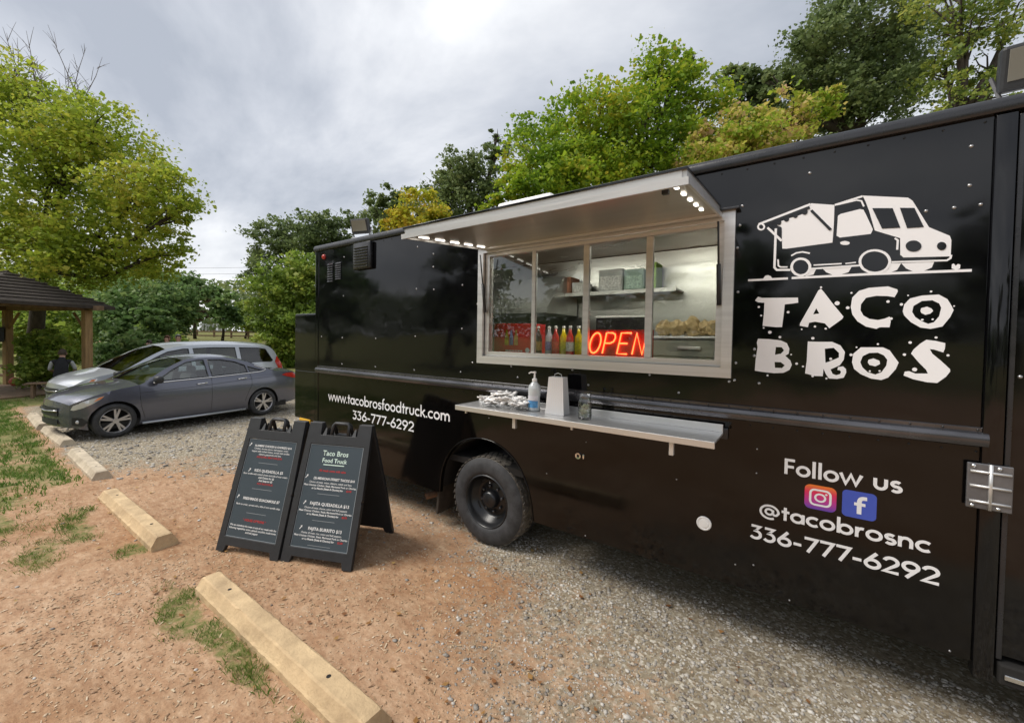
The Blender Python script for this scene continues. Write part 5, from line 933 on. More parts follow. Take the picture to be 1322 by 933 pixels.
# ------------------------------------------------------------------ wheel stops
def stop(x0, x1, y, label, m_, rz=0, s=1):
    L_ = x1-x0; t = tag(bpy.data.objects.new('wheel_stop', None), label, 'wheel stop', 'concrete wheel stops in a row'); COL.objects.link(t); t.location = ((x0+x1)/2, y, -.02); t.rotation_euler = (0, 0, rz)
    bm = bmesh.new(); n = 40; rings = []; rq = random.Random(int(x0*100))
    for i in range(n+1):
        u = -L_/2+L_*i/n; e = min(i, n-i)*L_/n; k = min(1, .35+e/.09) if e < .06 else 1; j = rq.uniform(-.002, .002)
        sec = [(-.098, 0), (-.098, .05), (-.088, .062), (-.058, .118), (-.048, .125), (.048, .125), (.058, .118), (.088, .062), (.098, .05), (.098, 0)]
        sl = 1 if e > 1e-6 else 1
        rings.append([bm.verts.new((u+(.0 if 0 < i < n else (0.03 if i == 0 else -0.03)*(b/.125)), a*s*(1 if b < .1 or rq.random() > .08 else .90)+rq.uniform(-.0025, .0025), b*(1 if 0 < i < n else .93)+j)) for a, b in sec])
    for i in range(n):
        for k in range(9): bm.faces.new((rings[i][k], rings[i+1][k], rings[i+1][k+1], rings[i][k+1]))
    bm.faces.new(rings[0][::-1]) if False else bm.faces.new(rings[0]); bm.faces.new(rings[-1][::-1])
    bmesh.ops.recalc_face_normals(bm, faces=bm.faces[:]); me = bpy.data.meshes.new('block'); bm.to_mesh(me); bm.free(); me.materials.append(m_); o = bpy.data.objects.new('block', me); COL.objects.link(o); o.parent = t
    for u in (-.32*L_, .30*L_):
        mb = MB(); mb.lathe([(.013, .1245), (.013, .1268), (.0001, .1268)], (u, 0, 0), 'Z', 12); mb.build('pin_hole', M['dark'], t)
stop(-3.69, -1.62, 1.215, 'long tan concrete wheel stop nearest the viewer', M['concrete'])
stop(-6.63, -4.68, 1.19, 'tan concrete wheel stop just left of the menu signs', M['concrete'], .01)
stop(-9.40, -7.50, 1.28, 'pale concrete wheel stop right in front of the grey sedan', M['concrete_grey'], -.01)
stop(-12.0, -10.15, 1.29, 'concrete wheel stop under the nose of the grey sedan', M['concrete_grey'], .02)
stop(-14.2, -12.3, 1.27, 'farthest concrete wheel stop, before the silver minivan', M['concrete_grey'], -.02)

# ------------------------------------------------------------------ the two folding menu signs
def text_mesh(body, size, to3, name, m_, parent, align='CENTER', bold=0.0):
    cu_ = bpy.data.curves.new('t', 'FONT'); cu_.body = body; cu_.size = size; cu_.align_x = align; cu_.offset = bold; cu_.resolution_u = 2
    o = bpy.data.objects.new('t', cu_); COL.objects.link(o); dg = bpy.context.evaluated_depsgraph_get(); me = bpy.data.meshes.new_from_object(o.evaluated_get(dg)); bpy.data.objects.remove(o); bpy.data.curves.remove(cu_)
    for v in me.vertices: v.co = to3(v.co.x, v.co.y)
    me.name = name; me.materials.clear(); me.materials.append(m_); q = bpy.data.objects.new(name, me); COL.objects.link(q); q.parent = parent; return q
def menu_sign(loc, rz, label, lines):
    t = thing('menu_sign', label, 'menu sign', loc, rz, 'folding menu signs'); W, H = .68, 1.195; sa, ca_ = .35/1.2, math.sqrt(1-(.35/1.2)**2); SP = .74
    fr = lambda a, b, d=0.0: Vector((a, b*sa+d*ca_, b*ca_-d*sa))           # front leaf, d goes inwards
    bk = lambda a, b, d=0.0: Vector((a, SP-b*sa-d*ca_, b*ca_-d*sa))
    outl = [(0, 0), (.085, 0), (.10, .055), (W-.10, .055), (W-.085, 0), (W, 0), (W, .52), (W-.006, .535), (W, .55), (W-.02, H), (W-.15, H), (W-.155, 1.085), (.155, 1.085), (.15, H), (.02, H), (0, .55), (.006, .535), (0, .52)]
    hole = [(.062, .13), (.07, 1.0), (W-.07, 1.0), (W-.062, .13)]
    for f_, nm in ((fr, 'front_leaf'), (bk, 'back_leaf')):
        mb = MB(); mb.plate(outl, [] if nm == 'back_leaf' else [hole], f_, .036); lf = mb.build(nm, M['plastic'], t, normals=True)
        bv = lf.modifiers.new('b', 'BEVEL'); bv.width = .004; bv.segments = 2; bv.limit_method = 'ANGLE'
        mb = MB(); mb.tube([f_(.255, 1.075, .018), f_(.258, 1.175, .018), f_(.275, 1.195, .018), f_(W-.275, 1.195, .018), f_(W-.258, 1.175, .018), f_(W-.255, 1.075, .018)], .016, 8); mb.build('handle', M['plastic'], lf, True)
        for a in (.19, W-.19): mb = MB(); mb.add([f_(a-.02, 1.08, .005), f_(a+.02, 1.08, .005), f_(a+.006, 1.15, .02), f_(a-.006, 1.15, .02), f_(a-.02, 1.08, .035), f_(a+.02, 1.08, .035)], [(0, 1, 2, 3), (4, 3, 2, 5), (0, 3, 4), (1, 5, 2)]); mb.build('hinge_lug', M['plastic'], lf)
    mb = MB(); mb.plate([(.064, .132), (.072, .998), (W-.072, .998), (W-.064, .132)][::-1], [], lambda a, b, d: fr(a, b, .008)); po_ = mb.build('poster', M['poster'], t)
    mb = MB(); mb.ribbon([(.066, .134), (.074, .996), (W-.074, .996), (W-.066, .134), 'c'], .004, lambda a, b, d: fr(a, b, .0068)); mb.build('poster_edge', material('poster_edge', (.30, .34, .37), .4), po_)
    for z, size, body, m_, x, bold in lines:
        if body == '---':
            mb = MB(); mb.ribbon([(W/2-.11, z), (W/2+.11, z)], .0035, lambda a, b, d: fr(a, b, .0065)); mb.build('rule', material('rule_grey', (.30, .33, .35), .5), po_)
        elif body == '*':
            mb = MB(); q_ = [(-.012, -.014), (.004, .006), (-.004, .010), (.014, .016), (.014, -.002), (.009, .002), (-.006, -.018)]; mb.plate([(x+a, z+b) for a, b in q_], [], lambda a, b, d: fr(a, b, .0065)); mb.build('chili_mark', M['ink_white'], po_)
        else: text_mesh(body, size, lambda a, b, x=x, z=z: fr(x+a, z+b, .0065), 'printed_line', m_, po_, 'CENTER', bold)
    return t
iw, ir, im = M['ink_white'], M['ink_red'], M['ink_mint']; cxm = .34
L1 = [(.945, 0, '*', iw, .092, 0), (.930, .0255, 'ALAMBRE CHICKEN & CHORIZO $14', iw, .355, .0006), (.905, .022, 'Chicken, chorizo, bacon, bell pepper, onion', iw, cxm, .0002), (.880, .022, 'topped with melted cheese, served with tortillas', iw, cxm, .0002), (.855, .022, 'cilantro, guacamole and lime', iw, cxm, .0002), (.830, .022, 'ADD EXTRA MEAT FOR $3.00', ir, cxm, .0004), (.785, 0, '---', 0, 0, 0),
      (.715, 0, '*', iw, .15, 0), (.705, .034, 'KIDS QUESADILLA $5', iw, .37, .0006), (.675, .022, 'flour tortilla with melted cheese and side of sour cream', iw, cxm, .0002), (.648, .022, 'Add Chicken for $2', iw, .36, .0006), (.622, .022, 'Add Steak for $2', iw, .36, .0006), (.596, .022, 'ADD RICE FOR $2', ir, .36, .0004), (.555, 0, '---', 0, 0, 0),
      (.475, 0, '*', iw, .095, 0), (.455, .031, 'FRESHMADE GUACAMOLE $7', iw, .36, .0008), (.405, .022, 'Made to order, served with a side of corn tortilla chips', iw, cxm, .0002), (.345, 0, '---', 0, 0, 0),
      (.275, .028, '* HOUSE OPTIONS *', ir, cxm, .0006), (.225, .022, 'We can substitute the meat on any of our meals with the', iw, cxm, .0004), (.200, .022, 'following vegetables: onion, spinach, zucchini, mushrooms', iw, cxm, .0004), (.175, .022, 'and bell pepper', iw, cxm, .0004)]
L2 = [(.905, .062, 'Taco Bros', im, cxm, .001), (.845, .052, 'Food Truck', im, cxm, .001), (.765, .026, 'All meals come with salsa', ir, cxm, .0006),
      (.715, 0, '*', iw, .09, 0), (.695, .028, '(3) MEXICAN STREET TACOS $10', iw, .37, .0008), (.663, .022, 'Choice of meat, onion, cilantro, radish and lime', iw, cxm, .0002), (.637, .022, 'Meat Choices: Chicken, Steak, Marinated Pork or Chorizo', iw, cxm, .0004), (.611, .022, 'or La Mezcla (Steak & Chorizo) for', iw, .32, .0006), (.611, .022, '$2.00', ir, .535, .0006), (.575, 0, '---', 0, 0, 0),
      (.495, 0, '*', iw, .12, 0), (.480, .036, 'FAJITA QUESADILLA $13', iw, .37, .0008), (.448, .022, 'Choice of meat, cheese, onion and bell peppers', iw, cxm, .0002), (.422, .022, 'Meat Choices: Chicken, Steak, Marinated Pork or Chorizo', iw, cxm, .0004), (.396, .022, 'or La Mezcla (Steak & Chorizo) for', iw, .32, .0006), (.396, .022, '$2.00', ir, .535, .0006), (.355, 0, '---', 0, 0, 0),
      (.290, 0, '*', iw, .13, 0), (.275, .036, 'FAJITA BURRITO $13', iw, .37, .0008), (.245, .022, 'Choice of meat, rice, onion and bell peppers', iw, cxm, .0002), (.220, .022, 'Meat Choices: Chicken, Steak, Marinated Pork or Chorizo', iw, cxm, .0004), (.195, .022, 'or La Mezcla (Steak & Chorizo) for', iw, .32, .0006), (.195, .022, '$2.00', ir, .535, .0006), (.155, 0, '---', 0, 0, 0)]
menu_sign((-4.255, 1.445, 0), rad(20.5), 'left black folding menu sign, listing guacamole', L1)
s2 = menu_sign((-3.605, 1.70, 0), rad(23), 'right black folding menu sign, headed with the truck name', L2)
po_ = [c for c in s2.children if c.name.startswith('poster')][0]
mb = MB(); sa, ca_ = .35/1.2, math.sqrt(1-(.35/1.2)**2); mb.ribbon([(.235, .825), (.445, .825)], .008, lambda a, b, d: Vector((a, b*sa+.0065*ca_, b*ca_-.0065*sa))); mb.build('title_underline', im, po_)

# ------------------------------------------------------------------ cars
def interp(tab, x): return float(np.interp(x, [a for a, _ in tab], [b for _, b in tab]))
def inside(p, poly):
    c = False; j = len(poly)-1
    for i in range(len(poly)):
        (xi, yi), (xj, yj) = poly[i], poly[j]
        if (yi > p[1]) != (yj > p[1]) and p[0] < (xj-xi)*(p[1]-yi)/(yj-yi)+xi: c = not c
        j = i
    return c
def smooth_tab(tab, n=4):
    """Catmull-Rom through the table points"""
    out = []
    for i in range(len(tab)-1):
        p0, p1, p2, p3 = tab[max(0, i-1)], tab[i], tab[i+1], tab[min(len(tab)-1, i+2)]
        for k in range(n):
            t = k/n; out.append(tuple(.5*((2*p1[j])+(-p0[j]+p2[j])*t+(2*p0[j]-5*p1[j]+4*p2[j]-p3[j])*t*t+(-p0[j]+3*p1[j]-3*p2[j]+p3[j])*t**3) for j in (0, 1)))
    out.append(tab[-1]); return out
class Car:
    def __init__(s, name, label, loc, rz, P): s.P = P; s.t = thing(name, label, P['cat'], loc, rz)
    def w(s, x, z): return interp(s.P['plan'], x)*interp(s.P['sect'], z)
    def sheet(s, outer, holes, sg, off=0.0, step=.07):
        """curved panel following the body side; outline given in (x, z)"""
        segs = []
        def loop(l):
            o = []
            for i in range(len(l)):
                a, b = Vector(l[i]), Vector(l[(i+1) % len(l)]); m = max(1, int((b-a).length/step))
                o += [tuple(a.lerp(b, k/m)) for k in range(m)]
            return o
        loops = [loop(outer)]+[loop(h) for h in holes]; pts = []; edges = []
        for l in loops: b = len(pts); pts += l; edges += [(b+i, b+(i+1) % len(l)) for i in range(len(l))]
        x0, x1 = min(p[0] for p in outer), max(p[0] for p in outer); z0, z1 = min(p[1] for p in outer), max(p[1] for p in outer)
        x = x0+step/2
        while x < x1:
            z = z0+step/2
            while z < z1:
                if inside((x, z), loops[0]) and not any(inside((x, z), h) for h in loops[1:]) and min((Vector((x, z))-Vector(q)).length for q in pts[:sum(len(l) for l in loops)]) > step*.45: pts.append((x, z))
                z += step
            x += step
        r = delaunay_2d_cdt([Vector(p) for p in pts], edges, [], 0, 1e-6)
        V = [tuple(v) for v in r[0]]; F = []
        for f in r[2]:
            c = (sum(V[i][0] for i in f)/3, sum(V[i][1] for i in f)/3)
            if inside(c, loops[0]) and not any(inside(c, h) for h in loops[1:]):
                ar = (V[f[1]][0]-V[f[0]][0])*(V[f[2]][1]-V[f[0]][1])-(V[f[2]][0]-V[f[0]][0])*(V[f[1]][1]-V[f[0]][1])
                F.append(tuple(f) if (ar > 0) == (sg < 0) else tuple(f)[::-1])
        mb = MB(); mb.add([(a, sg*(s.w(a, b)+off), b) for a, b in V], F); return mb
    def top(s, xa, xb, off=0.0, n=16, m=14, inset=0.0):
        """sheet spanning from side edge to side edge between two stations"""
        mb = MB(); vs = []
        for i in range(n+1):
            x = xa+(xb-xa)*i/n; ze = interp(s.P['edge'], x); zt = interp(s.P['top'], x); ye = s.w(x, ze)-inset
            for k in range(m+1):
                y = -1+2*k/m; bulge = s.P['nose']*max(0, 1-(x-s.P['x0'])/.6)**2+(-s.P['tail'])*max(0, (x-s.P['L']+.6)/.6)**2
                vs.append((x-bulge*(1-y*y), y*ye, ze+(zt-ze)*(1-abs(y)**2.4)+off))
        mb.add(vs, [(i*(m+1)+k, (i+1)*(m+1)+k, (i+1)*(m+1)+k+1, i*(m+1)+k+1) for i in range(n) for k in range(m)]); return mb
    def end(s, x, sg, z0, off=0.0, m=14, n=8, z1=None):
        ze = z1 or interp(s.P['edge'], x); zt = z1 or interp(s.P['top'], x); vs = []; b = s.P['nose'] if sg < 0 else s.P['tail']
        for i in range(n+1):
            for k in range(m+1):
                y = -1+2*k/m; f = i/n; z = z0+(ze+(zt-ze)*(1-abs(y)**2.4)-z0)*f; yy = y*s.w(x, min(z, ze))
                vs.append((x+sg*(b*(1-y*y)+off+.03*math.sin(f*PI)*(1-abs(y)**5)), yy, z))
        mb = MB(); fs = [(i*(m+1)+k, i*(m+1)+k+1, (i+1)*(m+1)+k+1, (i+1)*(m+1)+k) for i in range(n) for k in range(m)]
        mb.add(vs, fs if sg > 0 else [f[::-1] for f in fs]); return mb
def car_wheel(car, x, sg, R, spokes, style):
    y = sg*(interp(car.P['plan'], x)*.985)
    def P(r, d): return (r, -sg*d)
    mb = MB(); mb.lathe([P(R*.68, .02), P(R*.70, .004), P(R*.82, -.004), P(R*.94, .006), P(R*.99, .03), P(R, .07), P(R, .15), P(R*.98, .19), P(R*.7, .205)], (x, y, R), 'Y', 36); w = mb.build('wheel', M['rubber'], car.t, True)
    mb = MB(); mb.lathe([P(R*.70, .006), P(R*.67, .010), P(R*.645, .03), P(R*.62, .12), P(R*.3, .13), P(.0001, .13)], (x, y, R), 'Y', 36); mb.build('brake_drum', M['dark'], w, True)
    mb = MB(); mb.lathe([P(R*.705, .004), P(R*.69, -.002), P(R*.655, .012), P(R*.64, .03)], (x, y, R), 'Y', 36)
    for k in range(spokes):
        a = 2*PI*k/spokes+.2
        for da in ((-.13, .13) if style else (0,)):
            r0, r1 = R*.10, R*.67; a0, a1 = a+da*.5, a+da*1.25; wd0, wd1 = (.016, .017) if style else (.025, .034)
            p0 = Vector((x+r0*math.cos(a0), y-sg*.012, R+r0*math.sin(a0))); p1 = Vector((x+r1*math.cos(a1), y-sg*.010, R+r1*math.sin(a1))); d = (p1-p0).normalized(); n_ = Vector((-d.z, 0, d.x)); q = Vector((0, -sg*.028, 0))
            mb.add([p0+n_*wd0, p0-n_*wd0, p1-n_*wd1, p1+n_*wd1, p0+n_*wd0+q, p0-n_*wd0+q, p1-n_*wd1+q, p1+n_*wd1+q], [(0, 1, 2, 3), (4, 7, 6, 5), (0, 4, 5, 1), (2, 6, 7, 3), (0, 3, 7, 4), (1, 5, 6, 2)])
    mb.lathe([P(R*.16, .012), P(R*.15, -.004), P(.0001, -.006)], (x, y, R), 'Y', 16); mb.build('rim', M['alloy'], w, 40, normals=True)
def build_car(name, label, loc, rz, P, paint, glass):
    c = Car(name, label, loc, rz, P); L, R = P['L'], P['R']; t = c.t; z0 = P['sill']
    edge, top_ = P['edge'], P['top']; arches = P['axles']; AR = R+.045
    X0_ = P['x0']; bot = [(X0_, z0+.06)]
    for xa in arches:
        a0 = math.asin(min(1, max(-1, (z0-R)/AR)))
        bot += [(xa-AR*math.cos(a0)-.01, z0)]+[(xa+AR*math.cos(a), R+AR*math.sin(a)) for a in np.linspace(PI-a0, a0, 19)]+[(xa+AR*math.cos(a0)+.01, z0)]
    bot += [(L, z0+.08)]
    edge = [(X0_, interp(edge, X0_))]+[p for p in edge if p[0] > X0_+.02]; outer = bot+[p for p in edge[::-1]]
    for sg in (-1, 1):
        sd = c.sheet(outer, P['windows'], sg).build('side_panel', paint, t, True)
        for w_ in P['windows']:
            c.sheet(w_, [], sg, -.012, .12).build('side_window', glass, t, True)
            mb = MB(); mb.tube([(a, sg*(c.w(a, b)-.001), b) for a, b in w_+[w_[0]]], .011, 6, False); mb.build('window_seal', M['plastic'], sd, True)
        if P.get('belt_chrome'):
            mb = MB(); mb.tube([(a, sg*(c.w(a, b)+.006), b) for a, b in smooth_tab(P['belt_chrome'], 4)], .010, 6); mb.build('belt_trim', M['chrome'], sd, True)
        for ln in P['seams']:
            mb = MB(); mb.tube([(a, sg*(c.w(a, b)-.0005), b) for a, b in smooth_tab(ln, 5)], .0035, 5, False); mb.build('door_seam', M['dark'], sd, True)
        for hx, hz_ in P['handles']:
            mb = MB(); mb.tube([(hx+u, sg*(c.w(hx+u, hz_)+v), hz_+.008*u/.1) for u, v in ((-.1, .0), (-.085, .028), (0, .034), (.085, .028), (.1, .0))], .013, 8); mb.build('door_handle', P['handle_mat'], sd, True)
        c.sheet(P['headlight'], [], sg, .006, .06).build('headlight', M['lamp_lens'], t, True)
        c.sheet(P['reflector'], [], sg, .010, .06).build('side_reflector', M['amber'], t, True)
        c.sheet(P['taillight'], [], sg, .006, .06).build('tail_light', M['red_lens'], t, True)
        mx_, mz = P['mirror']; mb = MB(); yb = c.w(mx_, mz); mb.box((mx_+.02, sg*(yb+.12), mz+.05), (.13, .20, .14), None, .045); mb.tube([(mx_, sg*(yb-.02), mz-.01), (mx_+.02, sg*(yb+.08), mz+.03)], .03, 8); mb.build('wing_mirror', P['mirror_mat'], t, True)
        if P.get('skirt'): mb = MB(); mb.tube([(a, sg*(c.w(a, b)+.012), b) for a, b in P['skirt']], .022, 8); mb.build('side_skirt', P['skirt_mat'], sd, True)
        for xa in arches:
            mb = MB(); mb.lathe([(AR+.004, 0), (AR+.004, .34)] if sg < 0 else [(AR+.004, -.34), (AR+.004, 0)], (xa, sg*interp(P['plan'], xa)*.97 if sg < 0 else interp(P['plan'], xa)*.97, R), 'Y', 20, -.15, PI+.15); mb.build('wheel_well', M['dark'], t, True)
            car_wheel(c, xa, sg, R, P['spokes'], P['style'])
    x = P['cuts']
    c.top(X0_, x[0], n=18).build('hood', paint, t, True)
    c.top(x[0], x[1], -.004).build('windshield', glass, t, True)
    c.top(x[1], x[2]).build('roof', paint, t, True)
    c.top(x[2], x[3], -.004).build('rear_window', glass, t, True)
    if x[3] < L-.02: c.top(x[3], L).build('trunk_lid', paint, t, True)
    fb = c.end(X0_, -1, z0+.06).build('front_bumper', paint, t, True); c.end(L, 1, z0+.08).build('rear_bumper', paint, t, True)
    for sg in (-1, 1):
        xf = P['x0']+.02; c.sheet([(xf, z0+.10), (xf+.12, z0+.08), (xf+.17, z0+.15), (xf+.10, z0+.22), (xf, z0+.24)], [], sg, .004, .05).build('fog_lamp_recess', M['plastic'], fb, True)
        yy = sg*(c.w(xf+.05, z0+.16)+.008); mb = MB(); mb.lathe([(.032, 0), (.028, .006*sg), (.0001, .010*sg)], (xf+.06, yy, z0+.16), 'Y', 14); mb.build('fog_lamp', M['lamp_lens'], fb, True)
    mb = MB(); vs = []; la, lb = z0+.09, z0+.19
    for i in range(3):
        for k in range(13):
            y = (-1+2*k/12)*P['grille_w']*.95; f = y/interp(P['plan'], P['x0']); vs.append((P['x0']-(P['nose']*(1-f*f)+.030), y, la+(lb-la)*i/2))
    mb.add(vs, [(i*13+k, (i+1)*13+k, (i+1)*13+k+1, i*13+k+1) for i in range(2) for k in range(12)]); mb.build('lower_intake', M['plastic'], fb)
    g0, g1 = P['grille']; mb = MB(); vs = []
    for i in range(5):
        for k in range(13):
            y = (-1+2*k/12)*P['grille_w']; f = y/interp(P['plan'], X0_); vs.append((X0_-(P['nose']*(1-f*f)+.036), y, g0+(g1-g0)*i/4))
    mb.add(vs, [(i*13+k, (i+1)*13+k, (i+1)*13+k+1, i*13+k+1) for i in range(4) for k in range(12)]); mb.build('grille', M['plastic'], fb)
    mb = MB(); zc = (g0+g1)/2; mb.tube([(X0_-(P['nose']*(1-(y/interp(P['plan'], X0_))**2)+.045), y, zc+.6*abs(y)*.1) for y in np.linspace(-P['grille_w'], P['grille_w'], 9)], .014, 8); mb.build('grille_bar', M['chrome'], fb, True)
    mb = MB(); mb.b2(.7, L-.4, -interp(P['plan'], 2)*.93, interp(P['plan'], 2)*.93, z0-.02, z0+.10); mb.build('underbody', M['dark'], t)
    hb = interp(P['plan'], 2)*.86
    mb = MB(); mb.b2(P['axles'][0]-.2, P['axles'][0]+.55, -hb*.9, hb*.9, .35, .78); mb.build('engine_bay', M['dark'], t); mb = MB(); mb.b2(x[2]+.25, L-.3, -hb, hb, .35, .80); mb.build('inner_shell', M['dark'], t)
    for sx_ in P['seats']:
        for y in (-.38, .38):
            mb = MB(); mb.box((sx_+.28, y, .78), (.16, .46, .62), Matrix.Rotation(.22, 3, 'Y'), .05); mb.box((sx_, y, .48), (.5, .48, .16), None, .05); mb.box((sx_+.38, y, 1.16), (.10, .26, .17), None, .04); mb.build('seat', M['seat'], t, 40)
    mb = MB(); mb.box((x[0]+.28, 0, .86), (.42, 1.3, .14), None, .05); mb.build('dashboard', M['plastic'], t, 40)
    return c
SED = dict(cat='car', x0=.17, L=4.62, R=.318, sill=.20, axles=(.93, 3.63), nose=.13, tail=.08, grille=(.45, .60), grille_w=.42, spokes=5, style=1,
 plan=[(.15, .62), (.20, .69), (.27, .755), (.38, .815), (.55, .85), (.8, .872), (1.2, .88), (3.5, .88), (3.9, .868), (4.25, .82), (4.5, .755), (4.62, .69)],
 sect=[(.15, .93), (.28, .965), (.4, .985), (.55, 1.0), (.68, .998), (.80, .985), (.90, .965), (.97, .945), (1.05, .885), (1.15, .82), (1.3, .735), (1.4, .67), (1.5, .60)],
 edge=smooth_tab([(.15, .64), (.22, .69), (.35, .745), (.55, .81), (.85, .875), (1.2, .935), (1.36, .985), (1.6, 1.14), (1.85, 1.28), (2.1, 1.385), (2.4, 1.425), (2.8, 1.425), (3.15, 1.37), (3.45, 1.265), (3.75, 1.13), (3.95, 1.06), (4.2, 1.03), (4.45, 1.01), (4.56, .965), (4.62, .90)], 3),
 top=smooth_tab([(.15, .70), (.22, .755), (.40, .83), (.8, .925), (1.18, .985), (1.3, 1.03), (1.6, 1.20), (1.9, 1.355), (2.15, 1.445), (2.5, 1.488), (2.9, 1.475), (3.25, 1.41), (3.55, 1.30), (3.9, 1.13), (4.05, 1.085), (4.3, 1.075), (4.5, 1.06), (4.62, .95)], 3),
 cuts=(1.27, 2.08, 3.22, 3.98),
 windows=[[(1.56, 1.0), (1.86, 1.20), (2.12, 1.335), (2.35, 1.375), (2.46, 1.378), (2.475, 1.02)], [(2.55, 1.025), (2.54, 1.378), (2.8, 1.372), (3.08, 1.315), (3.28, 1.225), (3.31, 1.06)], [(3.36, 1.065), (3.335, 1.20), (3.52, 1.13), (3.66, 1.085)]],
 belt_chrome=[(1.50, .965), (2.0, .985), (2.6, 1.005), (3.2, 1.035), (3.6, 1.06), (3.74, 1.10), (3.66, 1.145), (3.5, 1.215)],
 seams=[[(1.28, .93), (1.29, .6), (1.36, .3)], [(2.52, 1.0), (2.51, .6), (2.5, .28)], [(3.34, 1.04), (3.36, .8), (3.28, .62), (3.2, .4)], [(1.33, .27), (2.3, .25), (3.2, .27)], [(1.28, .80), (2.2, .83), (3.3, .90), (4.1, .93)]],
 handles=[(2.33, .89), (3.15, .935)], headlight=[(.18, .575), (.21, .645), (.34, .715), (.55, .77), (.72, .795), (.66, .745), (.52, .675), (.34, .60), (.22, .565)], reflector=[(.52, .70), (.60, .765), (.71, .79), (.65, .745)],
 taillight=[(4.12, .945), (4.25, .985), (4.46, .985), (4.60, .90), (4.61, .82), (4.45, .85), (4.25, .90)], mirror=(1.52, .985), skirt=[(1.32, .205), (2.2, .20), (3.22, .205)], seats=(1.95, 2.85))
def short_nose(P, k):
    a = P['axles'][0]; f = lambda x: a-(a-x)*k if x < a else x
    for q in ('plan', 'edge', 'top', 'headlight', 'reflector'): P[q] = [(f(u), v) for u, v in P[q]]
    P['x0'] = f(P['x0']); P['nose'] *= k
short_nose(SED, .72)
SED['handle_mat'] = M['chrome']; SED['mirror_mat'] = M['plastic']; SED['skirt_mat'] = M['silver']
build_car('sedan', 'dark grey sedan parked nose-in at the wheel stops', (-11.02, .90, 0), rad(96.9), SED, M['sedan'], M['car_glass'])
VAN = dict(cat='minivan', x0=.15, L=5.1, R=.335, sill=.22, axles=(.98, 3.98), nose=.14, tail=.06, grille=(.52, .68), grille_w=.45, spokes=7, style=0,
 plan=[(.13, .72), (.17, .78), (.25, .845), (.38, .90), (.6, .945), (1.0, .975), (4.4, .975), (4.8, .94), (5.0, .89), (5.1, .84)],
 sect=[(.15, .94), (.3, .975), (.5, .995), (.65, 1.0), (.85, .985), (1.0, .965), (1.1, .945), (1.3, .885), (1.5, .82), (1.62, .775), (1.75, .70)],
 edge=smooth_tab([(.13, .70), (.2, .77), (.36, .86), (.6, .93), (.95, 1.0), (1.15, 1.05), (1.4, 1.20), (1.75, 1.41), (2.05, 1.55), (2.4, 1.625), (3.0, 1.655), (3.8, 1.65), (4.4, 1.62), (4.72, 1.56), (4.86, 1.40), (4.96, 1.16), (5.06, 1.02), (5.1, .9)], 3),
 top=smooth_tab([(.13, .76), (.2, .83), (.40, .92), (.75, 1.0), (1.02, 1.06), (1.15, 1.12), (1.5, 1.35), (1.85, 1.56), (2.1, 1.655), (2.5, 1.715), (3.2, 1.745), (4.0, 1.735), (4.5, 1.705), (4.78, 1.66), (4.90, 1.45), (5.0, 1.18), (5.1, 1.0)], 3),
 cuts=(1.08, 2.02, 4.76, 5.0),
 windows=[[(1.42, 1.095), (1.78, 1.33), (2.06, 1.475), (2.42, 1.545), (2.52, 1.55), (2.55, 1.105)], [(2.66, 1.105), (2.63, 1.555), (3.1, 1.57), (3.68, 1.568), (3.70, 1.115)], [(3.82, 1.118), (3.80, 1.565), (4.35, 1.548), (4.56, 1.515), (4.74, 1.16), (4.68, 1.125)]],
 seams=[[(1.22, 1.05), (1.25, .7), (1.36, .35)], [(2.6, 1.08), (2.6, .6), (2.58, .3)], [(3.76, 1.08), (3.72, .7), (3.55, .35)], [(1.3, .33), (2.5, .31), (3.6, .33)]],
 handles=[(2.42, .98), (2.78, .98)], headlight=[(.15, .66), (.19, .74), (.34, .83), (.55, .89), (.66, .90), (.56, .80), (.36, .71), (.2, .65)], reflector=[(.44, .80), (.52, .885), (.61, .89), (.53, .81)],
 taillight=[(4.80, 1.12), (4.90, 1.30), (4.94, 1.22), (5.06, 1.02), (5.08, .86), (4.92, .88)], mirror=(1.5, 1.06), seats=(2.0, 3.0, 3.85))
short_nose(VAN, .78)
VAN['handle_mat'] = M['silver']; VAN['mirror_mat'] = M['silver']
build_car('minivan', 'silver minivan parked just beyond the grey sedan', (-13.75, 1.30, 0), rad(96.9), VAN, M['silver'], M['van_glass'])

# ------------------------------------------------------------------ pavilion and what is under it
pv = thing('pavilion', 'open timber pavilion with dark shingled hip roof', 'pavilion', (-19.34, 2.94, 0), math.atan2(-1.41, -3.74))
PW, PD, PH = 4.0, 2.5, 2.78                               # post spacing, depth, eave height; local x to the right, y away
for k, (x, y) in enumerate(((0, 0), (PW, 0), (0, PD), (PW, PD))):
    mb = MB(); mb.b2(x-.10, x+.10, y-.10, y+.10, -.05, PH-.12, .01); po_ = mb.build('post', M['wood'], pv)
    sg = 1 if x == 0 else -1; mb = MB(); mb.tube([(x+sg*.09, y, PH-.75), (x+sg*.62, y, PH-.2)], .05, 4); mb.build('brace', M['wood'], po_)
for y in (0, PD): mb = MB(); mb.b2(-.7, PW+.7, y-.06, y+.06, PH-.119, PH+.03, .006); mb.build('beam', M['old_wood'], pv)
for x in (0, PW): mb = MB(); mb.b2(x-.06, x+.06, .061, PD-.061, PH-.119, PH+.03, .006); mb.build('beam', M['old_wood'], pv)
ov = .85; ex0, ex1, ey0, ey1 = -ov+.45, PW+ov+1.0, -ov+.3, PD+.6; rz_ = PH+.98; ry = (ey0+ey1)/2; rx0, rx1 = ex0+1.5, ex1-2.0
e0, e1 = PH+.035, PH-.0
A_, B_, C_, D_ = Vector((ex0, ey0, e0)), Vector((ex1, ey0, e0)), Vector((ex1, ey1, e0)), Vector((ex0, ey1, e0)); E_, F_ = Vector((rx0, ry, rz_)), Vector((rx1, ry, rz_))
